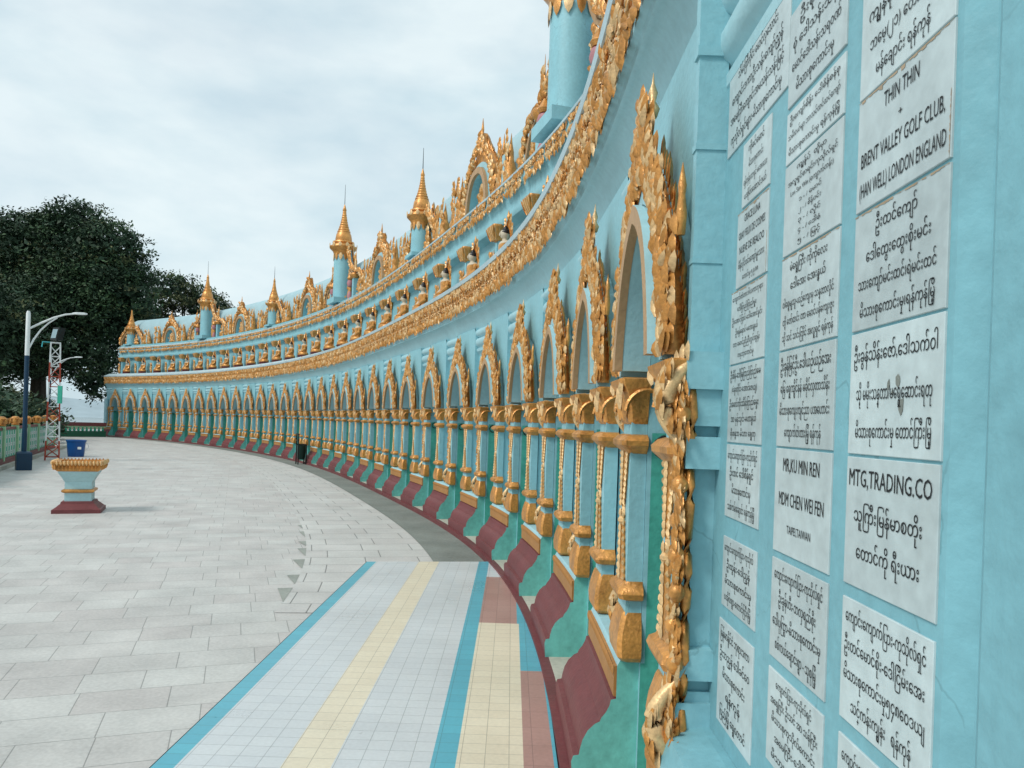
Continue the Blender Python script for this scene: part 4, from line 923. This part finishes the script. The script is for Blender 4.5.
mb.loops(rings, 0, False, False); struct(mb.build('hills', [paint('hazy_hill', (0.34, 0.42, 0.46), rough=0.9, scale=.002, fine=.01, bump=0)]))  # distance haze is painted into the hills' pale blue-grey

# ------------------------------------------------------------------ fences
DIR = Vector((-0.4135, 0.9105, 0)); NRM = Vector((-0.9105, -0.4135, 0))
def fence(base, n, pitch, mats, label, h=1.0, zoff=0.0):
    panelm, postm, basem = mats
    root = empty('fence', tuple(base), math.atan2(DIR.y, DIR.x)); tag(root, label, 'fence')
    Ln = n*pitch
    mb = MB(); mb.box(-.1, Ln + .1, -.09, .09, 0.0, .17 + zoff, 0); mb.box(-.1, Ln + .1, -.07, .07, .17 + zoff, .24 + zoff, 0); mb.build('base_wall', [basem], root)
    mb = MB(); mb.box(0, Ln, -.04, .04, h - .02, h + .05, 0); mb.build('top_rail', [basem if zoff == 0 else postm], root)
    for i in range(n):
        x0 = i*pitch + .09; x1 = (i+1)*pitch - .09
        p = MB(); p.box(x0, x1, -.012, .012, .24 + zoff, h - .02, 0)
        q = MB()
        for j in range(5):
            xa = x0 + (j + .5)*(x1 - x0)/5
            for zc in (.38, .62, .86):
                zc = zc*(h - .1) + .02 + zoff*.5
                for a in (0, PI/2, PI, 3*PI/2):
                    pp = lambda u, o, z: (u, -.02 + o if True else 0, z)
                    leaf(pp, q, xa, zc, a + PI/4, .072, .034, .012, 0)
                    leaf(lambda u, o, z: (u, .02 - o, z), q, xa, zc, a + PI/4, .072, .034, .012, 0)
            q.tube([(xa + .1*(x1-x0)/1, -.02, .26 + zoff), (xa + .1*(x1-x0), -.02, h - .04)], .014, 4)
        pan = p.build('panel', [panelm], root); q.build('lattice', [WHITE if zoff == 0 else panelm], pan)
    for i in range(n + 1):
        m = MB(); m.box(i*pitch - .085, i*pitch + .085, -.085, .085, 0.1, h + .08, 0); po = m.build('post', [postm], root)
        f = MB(); f.lathe([(.08, 0), (.11, .03), (.075, .06), (.09, .10), (.14, .17), (.15, .20), (.10, .215), (.09, .24), (.03, .26)], (i*pitch, 0, h + .08), 8, 0, rot=PI/8)
        for j in range(8):
            a = 2*PI*j/8; put = lambda u, o, z: (i*pitch + math.cos(a)*(.13 - o) - math.sin(a)*u, math.sin(a)*(.13 - o) + math.cos(a)*u, z)
            leaf(put, f, 0, h + .14, PI/2, .15, .09, .02, -.03)
        f.build('finial', [GOLD], po)
FB = Vector((-11.95, 17.35, 0.0)) + NRM*.22
fence(FB - DIR*3.1, 8, 1.95, (FGREEN, FPOST, RED), 'green fence with white lattice panels, pale posts and gilded finials along the plaza kerb')
fence(FB + NRM*2.6 - DIR*2.4, 8, 1.9, (FDARK, FDARK, FDARK), 'dark green fence with gilded finials standing behind the white latticed one', 1.05, .18)
mb = MB(); a = FB - NRM*.10 - DIR*6; b = FB - NRM*.10 + DIR*18
mb.obox((a + b)/2 + Vector((0, 0, .05)) , DIR*12, NRM*.11, Vector((0, 0, .05))); struct(mb.build('kerb', [KERB]))
# low wall at the plaza's far end
P0 = Vector((-25.8, 43.2, 0)); P1 = Vector((-24.05, 44.9, 0)); P0 = Vector((-28.5, 40.0, 0))
d = (P1 - P0); Ln = d.length
root = empty('parapet', tuple(P0), math.atan2(d.y, d.x)); tag(root, 'low green balustrade wall with dark red coping beyond the far end of the plaza', 'parapet')
mb = MB(); mb.box(0, Ln, -.12, .12, 0, .34, 0); mb.build('base_wall', [FDARK], root)
mb = MB()
for i in range(int(Ln/.22)): mb.lathe([(.05, 0), (.075, .06), (.04, .14), (.05, .22)], (.11 + i*.22, 0, .34), 6, 0)
mb.build('balusters', [FGREEN], root)
mb = MB(); mb.box(0, Ln, -.14, .14, .56, .63, 0); mb.build('green_rail', [FPOST], root)
mb = MB(); mb.box(0, Ln, -.17, .17, .63, .84, 0); mb.build('coping', [RED], root)

# ------------------------------------------------------------------ street lamps
def street_lamp(loc, rz, label, s=1.0):
    root = empty('street_lamp', loc, rz); tag(root, label, 'street lamp', 'street lamps by the plaza')
    mb = MB(); mb.loops([[(x*k, y*k, z) for x, y in ((-.17, -.17), (.17, -.17), (.17, .17), (-.17, .17))] for k, z in ((1, 0), (1, .42), (.9, .46), (.45, .48))], 0); mb.build('base_box', [NAVY], root)
    mb = MB(); mb.lathe([(.06, .45), (.06, .9), (.055, 1.0), (.053, 2.92)], (0, 0, 0), 12, 0); mb.lathe([(.054, 2.92), (.05, 4.0), (.03, 4.06)], (0, 0, 0), 12, 1)
    mb.build('pole', [NAVY, WHITE], root, True)
    mb = MB()
    mb.tube([(.04, 0, 3.62), (.28, 0, 3.78), (.56, 0, 3.95), (.82, 0, 4.06), (1.02, 0, 4.10)], [.026, .026, .024, .022, .02], 8)
    mb.tube([(.04, 0, 3.12), (.13, 0, 3.34), (.28, 0, 3.60), (.45, 0, 3.80), (.64, 0, 3.96)], [.024, .024, .022, .02, .018], 8)
    mb.build('arm', [WHITE], root, True)
    mb = MB(); mb.loops([[(.98 + t*.34, y*wd, 4.10 + .02*t + z*hh) for y, z in ((-1, -.3), (1, -.3), (.8, .7), (0, 1), (-.8, .7))] for t, wd, hh in ((0, .03, .03), (.25, .07, .045), (.8, .08, .045), (1, .04, .03))], 0)
    mb.build('lamp_head', [WHITE], root)
    return root
street_lamp((-12.42, 19.35, 0), R(38), 'street lamp with navy and white pole and curved white arm, nearest one beside the fence')
street_lamp((-22.1, 36.2, 0), R(38), 'street lamp partly hidden behind the red and white lattice tower')

# ------------------------------------------------------------------ red and white lattice mast with floodlight
root = empty('lattice_tower', (-14.15, 23.4, 0), R(31)); tag(root, 'red and white lattice mast standing at the kerb by the fence', 'mast')
def lw(z): return .185 - .06*z/3.6
for sx in (-1, 1):
    for sy in (-1, 1):
        mb = MB(); n = 6
        for i in range(n):
            z0, z1 = 3.6*i/n, 3.6*(i+1)/n
            c0 = Vector((sx*lw(z0), sy*lw(z0), z0)); c1 = Vector((sx*lw(z1), sy*lw(z1), z1))
            mb.loops([[c + Vector((x*.021, y*.021, 0)) for x, y in ((-1, -1), (1, -1), (1, 1), (-1, 1))] for c in (c0, c1)], i % 2)
        mb.build('leg', [REDW, WHITE], root)
mb = MB(); n = 11
for i in range(n):
    z0, z1 = .1 + 3.4*i/n, .1 + 3.4*(i+1)/n
    for (ax, ay, bx, by) in ((-1, -1, 1, -1), (1, -1, 1, 1), (1, 1, -1, 1), (-1, 1, -1, -1)):
        p, q = lw(z0), lw(z1); m = int(((z0 + z1)/2)/.6) % 2
        mb.tube([(ax*p, ay*p, z0), (bx*q, by*q, z1)], .009, 4, m); mb.tube([(bx*p, by*p, z0), (ax*q, ay*q, z1)], .009, 4, m)
        mb.tube([(ax*p, ay*p, z0), (bx*p, by*p, z0)], .011, 4, m)
mb.build('bracing', [REDW, WHITE], root)
mb = MB(); mb.box(-.14, .14, -.14, .14, 3.6, 3.63, 0); mb.build('top_plate', [WHITE], root)
mb = MB(); mb.tube([(-.12, 0, 3.62), (-.34, -.05, 3.62), (-.36, -.05, 3.46)], .02, 5); mb.build('bracket', [CYAN], root)
fl = empty('floodlight', (-14.10, 23.4, 3.63), R(-20)); tag(fl, 'dark box floodlight mounted on the top of the red and white lattice mast', 'floodlight')
mb = MB(); mb.loops([[(x, y + (z - .25)*.25, z) for x, y in ((-.13, -.10), (.13, -.10), (.13, .12), (-.13, .12))] for z in (.06, .10, .42, .46)], 0); mb.build('housing', [DARK], fl)
mb = MB(); mb.add([(-.10, -.115 + (.12 - .25)*.25, .12), (.10, -.115 + (.12 - .25)*.25, .12), (.10, -.115 + (.40 - .25)*.25, .40), (-.10, -.115 + (.40 - .25)*.25, .40)], [(0, 1, 2, 3)]); mb.build('glass', [paint('lamp_glass', (.25, .36, .40), rough=.15, bump=0)], fl)
mb = MB(); mb.tube([(0, 0, 0), (0, 0, .08)], .02, 6); mb.build('mount', [DARK], fl)
sg = MB(); sg.box(-.09, .09, -.012, .012, -.27, .27, 0); o = sg.build('small_sign', [paint('sign_green', (.03, .33, .24), rough=.5)], None, False, Matrix.Translation((-13.83, 23.17, 2.02)) @ Matrix.Rotation(R(-20), 4, 'Z'))
tag(o, 'small upright green board fixed to the side of the red and white lattice mast', 'sign')

# ------------------------------------------------------------------ pedestal, blue tub, metal stand
root = empty('pedestal', (-6.74, 11.9, 0), R(22)); root.scale = (.9, .9, .95); tag(root, 'square pale blue pedestal with dark red foot and wide gilded lotus rim on the plaza', 'pedestal')
def sq(mb, rows, mat=0): mb.loops([[(x*h, y*h, z) for x, y in ((-1, -1), (1, -1), (1, 1), (-1, 1))] for h, z in rows], mat)
mb = MB(); sq(mb, [(.37, 0), (.37, .06), (.34, .075), (.29, .12), (.255, .15), (.25, .175), (.24, .185)]); mb.build('foot', [RED], root)
mb = MB(); sq(mb, [(.205, .18), (.205, .50), (.215, .51), (.245, .57), (.29, .64), (.305, .68)]); mb.build('shaft', [paint('pedestal_blue', (.40, .62, .66), rough=.5)], root)
mb = MB(); sq(mb, [(.21, .318), (.245, .335), (.25, .352), (.245, .368), (.21, .38)]); mb.build('collar', [GOLD], root)
mb = MB(); sq(mb, [(.30, .672), (.325, .69), (.33, .705), (.345, .76), (.375, .80), (.385, .825), (.37, .835), (.30, .835), (.295, .79), (.0, .79)])
for q in range(4):
    a = q*PI/2
    for i in range(13):
        u = -.33 + .055*i; put = lambda u, o, z: (math.cos(a)*u + math.sin(a)*(.345 - o), math.sin(a)*u - math.cos(a)*(.345 - o), z)
        leaf(put, mb, u, .70, PI/2, .14, .052, .03, -.012, 0); leaf(put, mb, u + .027, .775, PI/2, .085, .05, .03, -.03, 1)
mb.build('lotus_rim', [GOLD, GOLDL], root)
root = empty('bucket', (-14.62, 25.5, 0), R(10)); tag(root, 'large blue plastic tub standing on the plaza behind the pedestal', 'bucket')
mb = MB(); mb.lathe([(.235, 0), (.245, .02), (.285, .50), (.30, .50), (.31, .52), (.31, .555), (.30, .56), (.285, .55), (.24, .03), (0, .03)], (0, 0, 0), 24); mb.build('body', [BUCKET], root, True)
mb = MB(); mb.tube([(.31, 0, .50), (.335, .12, .40), (.33, .2, .30), (.31, .12, .26), (.31, .0, .25)], .01, 5); mb.build('handle', [WHITE], root)
mb = MB(); mb.box(.14, .25, -.262, -.25, .26, .34, 0); mb.build('mark', [WHITE], root)
x, y, a = path(31.0)
root = empty('litter_bin', W3(27.75, -.20, 0.008), path(27.75)[2] + PI/2); tag(root, 'dark metal frame with a hanging bin standing against the red plinth', 'litter bin')
mb = MB()
for xx in (-.16, .16):
    mb.tube([(xx, .12, 0), (xx, .12, 1.02)], .022, 6); mb.tube([(xx, -.14, 0), (xx, -.14, .66)], .022, 6); mb.tube([(xx, -.14, .66), (xx, .12, .66)], .018, 6)
for z in (1.0, .80): mb.tube([(-.16, .12, z), (.16, .12, z)], .03, 6)
mb.tube([(-.16, -.14, .66), (.16, -.14, .66)], .02, 6); mb.build('frame', [DARK], root)
mb = MB(); mb.lathe([(.10, .16), (.13, .2), (.15, .62), (.16, .64), (.15, .63), (.12, .2), (0, .2)], (0, -.01, 0), 14); mb.build('bin_body', [paint('bin_green', (.01, .045, .035), rough=.4)], root, True)

# ------------------------------------------------------------------ trees
def tree(name, loc, lobes, nleaf, size, mats, trunk_r, trunk_h, limbs, seed, label, wts=(.6, .3, .1)):
    root = empty(name, loc); tag(root, label, 'tree', 'trees beyond the plaza')
    g = np.random.default_rng(seed)
    vol = np.array([l[3]*l[4]*l[5] for l in lobes]) ** .8; cnt = (vol/vol.sum()*nleaf).astype(int)
    V = []; M = []
    for (cx, cy, cz, rx, ry, rz), n in zip(lobes, cnt):
        nc = max(6, n // 34)
        d = g.normal(size=(nc, 3)); d /= np.linalg.norm(d, axis=1)[:, None]; rad = g.uniform(.35, 1.0, nc) ** .45
        C = d*rad[:, None]*np.array([rx, ry, rz]) + np.array([cx, cy, cz])
        which = g.integers(0, nc, n); sp = size*2.6
        P = C[which] + g.normal(size=(n, 3))*np.array([sp, sp, sp*.55])
        mt = g.choice(3, nc, p=wts)[which]
        nrm = g.normal(size=(n, 3))*.8 + np.array([0, 0, 1.0]); nrm /= np.linalg.norm(nrm, axis=1)[:, None]
        t = np.cross(nrm, g.normal(size=(n, 3))); t /= np.linalg.norm(t, axis=1)[:, None]; b = np.cross(nrm, t)
        sz = size*g.uniform(.6, 1.3, n)[:, None]
        V.append(np.stack([P - t*sz, P - b*sz*.45, P + t*sz, P + b*sz*.45], 1)); M.append(mt)
    for (cx, cy, cz, rx, ry, rz), n in zip(lobes, cnt):
        n = n // 9; d = g.normal(size=(n, 3)); d /= np.linalg.norm(d, axis=1)[:, None]
        P = d*(g.uniform(0, 1, n)**.4)[:, None]*.80*np.array([rx, ry, rz]) + np.array([cx, cy, cz])
        t = g.normal(size=(n, 3)); t /= np.linalg.norm(t, axis=1)[:, None]; b = np.cross(t, g.normal(size=(n, 3))); b /= np.linalg.norm(b, axis=1)[:, None]
        sz = size*2.0; V.append(np.stack([P - t*sz, P - b*sz*.6, P + t*sz, P + b*sz*.6], 1)); M.append(np.zeros(n, dtype=int))
    V = np.concatenate(V).reshape(-1, 3); M = np.concatenate(M)
    me = bpy.data.meshes.new('crown'); nf = len(M)
    me.from_pydata(V.tolist(), [], np.arange(nf*4).reshape(-1, 4).tolist())
    for m in mats: me.materials.append(m)
    me.polygons.foreach_set('material_index', M.astype(np.int32)); me.update()
    ob = bpy.data.objects.new('crown', me); COL.objects.link(ob); ob.parent = root
    mb = MB(); rr = random.Random(seed)
    pts = [(0, 0, -.3), (rr.uniform(-.15, .15), 0, trunk_h*.4), (rr.uniform(-.2, .2), .1, trunk_h)]
    mb.tube(pts, [trunk_r*1.25, trunk_r, trunk_r*.8], 9)
    for (lx, ly, lz) in limbs:
        mid = Vector((lx*.45, ly*.45, trunk_h + (lz - trunk_h)*.4)); st = Vector(pts[-1]) - Vector((0, 0, .2))
        mb.tube([st, mid, (lx, ly, lz)], [trunk_r*.6, trunk_r*.4, trunk_r*.1], 6)
        for q in range(3):
            e = Vector((lx, ly, lz)) + Vector((rr.uniform(-2, 2), rr.uniform(-2, 2), rr.uniform(-.5, 1.8))); mb.tube([mid, (mid + e)/2 + Vector((0, 0, .3)), e], [trunk_r*.25, trunk_r*.16, trunk_r*.04], 5)
    mb.build('trunk', [BARK], root, True)
    return root
tree('broad_tree', (-32.5, 52, 0), [(0.5, 0, 11.5, 4.8, 4, 3.4), (4.3, -1, 10.2, 3.3, 3.2, 2.8), (-4.5, 0, 10.6, 4.2, 4, 3.0), (2.0, -2, 8.0, 5.0, 4, 2.6), (5.8, -1, 7.4, 2.6, 2.6, 2.0), (-4, -2, 7.2, 5, 4, 2.8), (4.4, -3, 4.9, 3.0, 2.6, 1.7), (5.9, -3.5, 3.4, 1.3, 1.6, 1.2), (-2, -1, 5.0, 5, 3.5, 1.8), (6.6, -1, 10.6, 1.4, 1.6, 1.1), (2.2, 0, 14.3, 2.6, 2.4, 1.5), (-1.5, 0, 13.6, 3, 2.6, 1.6), (3.2, -2, 9.2, 3.4, 2.6, 2.2), (5.0, -1, 12.4, 2.8, 2.4, 2.0), (6.6, -1.5, 9.0, 2.0, 2.0, 1.6)],
     110000, .125, [LEAF1, LEAF2, LEAF3], .55, 4.0, [(4, -1, 9), (-4, 0, 9), (1, 1, 11), (5, -2, 6), (-3, -2, 7)], 41, 'tallest and darkest broad tree, its crown reaching past the far end of the pagoda', (.58, .36, .06))
tree('shade_tree', (-33.6, 42, 0), [(0, 0, 8.2, 4.2, 4, 3.0), (3.4, 1, 6.4, 3.0, 3, 2.4), (-3, 0, 7, 4, 4, 3), (1, 0, 4.2, 4.5, 3, 1.6)], 42000, .125, [LEAF1, LEAF2, LEAF3], .4, 3.0, [(3, 0, 7), (-3, 0, 7), (0, 1, 9)], 43, 'dark shade tree at the left edge of the picture behind the fence', (.66, .3, .04))
tree('garden_tree', (-27.5, 63, 0), [(-1.0, 0, 11.6, 2.6, 2.4, 1.7), (1.8, 0, 10.4, 2.2, 2.2, 1.5), (-2.5, 0, 8.6, 2.6, 2.4, 2.0), (3.4, 0, 8.8, 2.0, 2, 1.4), (-.5, 0, 7.4, 3.4, 3, 1.8)], 20000, .12, [LEAF1, LEAF2, LEAF3], .32, 5.0, [(3, 0, 10), (-2, 0, 9.5), (0, 0, 12), (5, 0, 8.5)], 45, 'lighter olive tree with open crown and bare twigs rising behind the far turrets', (.15, .40, .45))
tree('distant_tree', (-29.0, 76, 0), [(0, 0, 10.6, 2.2, 2.0, 1.5), (2.2, 0, 9.8, 1.7, 1.8, 1.2), (-2.2, 0, 9.6, 1.8, 2.0, 1.4), (0, 0, 8.2, 3.6, 3, 2)], 12000, .13, [LEAF1, LEAF2, LEAF3], .35, 6.0, [(3, 0, 10), (-2, 0, 10)], 47, 'small distant tree showing its top above the pagoda roof between two turrets', (.3, .4, .3))
def shrub(loc, r, h, seed, label):
    root = tree('shrub', loc, [(0, 0, h*.5, r, r*.8, h*.5), (r*.7, 0, h*.4, r*.7, r*.6, h*.42)], int(2600*r), .12, [LEAF1, LEAF2, LEAF3], .08, h*.35, [(r*.4, 0, h*.7), (-r*.4, 0, h*.7)], seed, label, (.7, .25, .05)); root['category'] = 'shrub'; root['group'] = 'shrubs behind the fences'
for i, (px, Y, r, h) in enumerate([(-0.665, 25, 1.6, 2.3), (-0.645, 29, 1.8, 2.2), (-0.66, 34, 2.4, 2.8), (-0.625, 38, 2.0, 2.4)]):
    shrub((px*Y - 1.6, Y, 0), r, h, 60 + i, ('nearest', 'second nearest', 'third nearest', 'farthest')[i] + ' of the dark leafy shrubs massed behind the fences under the big trees')
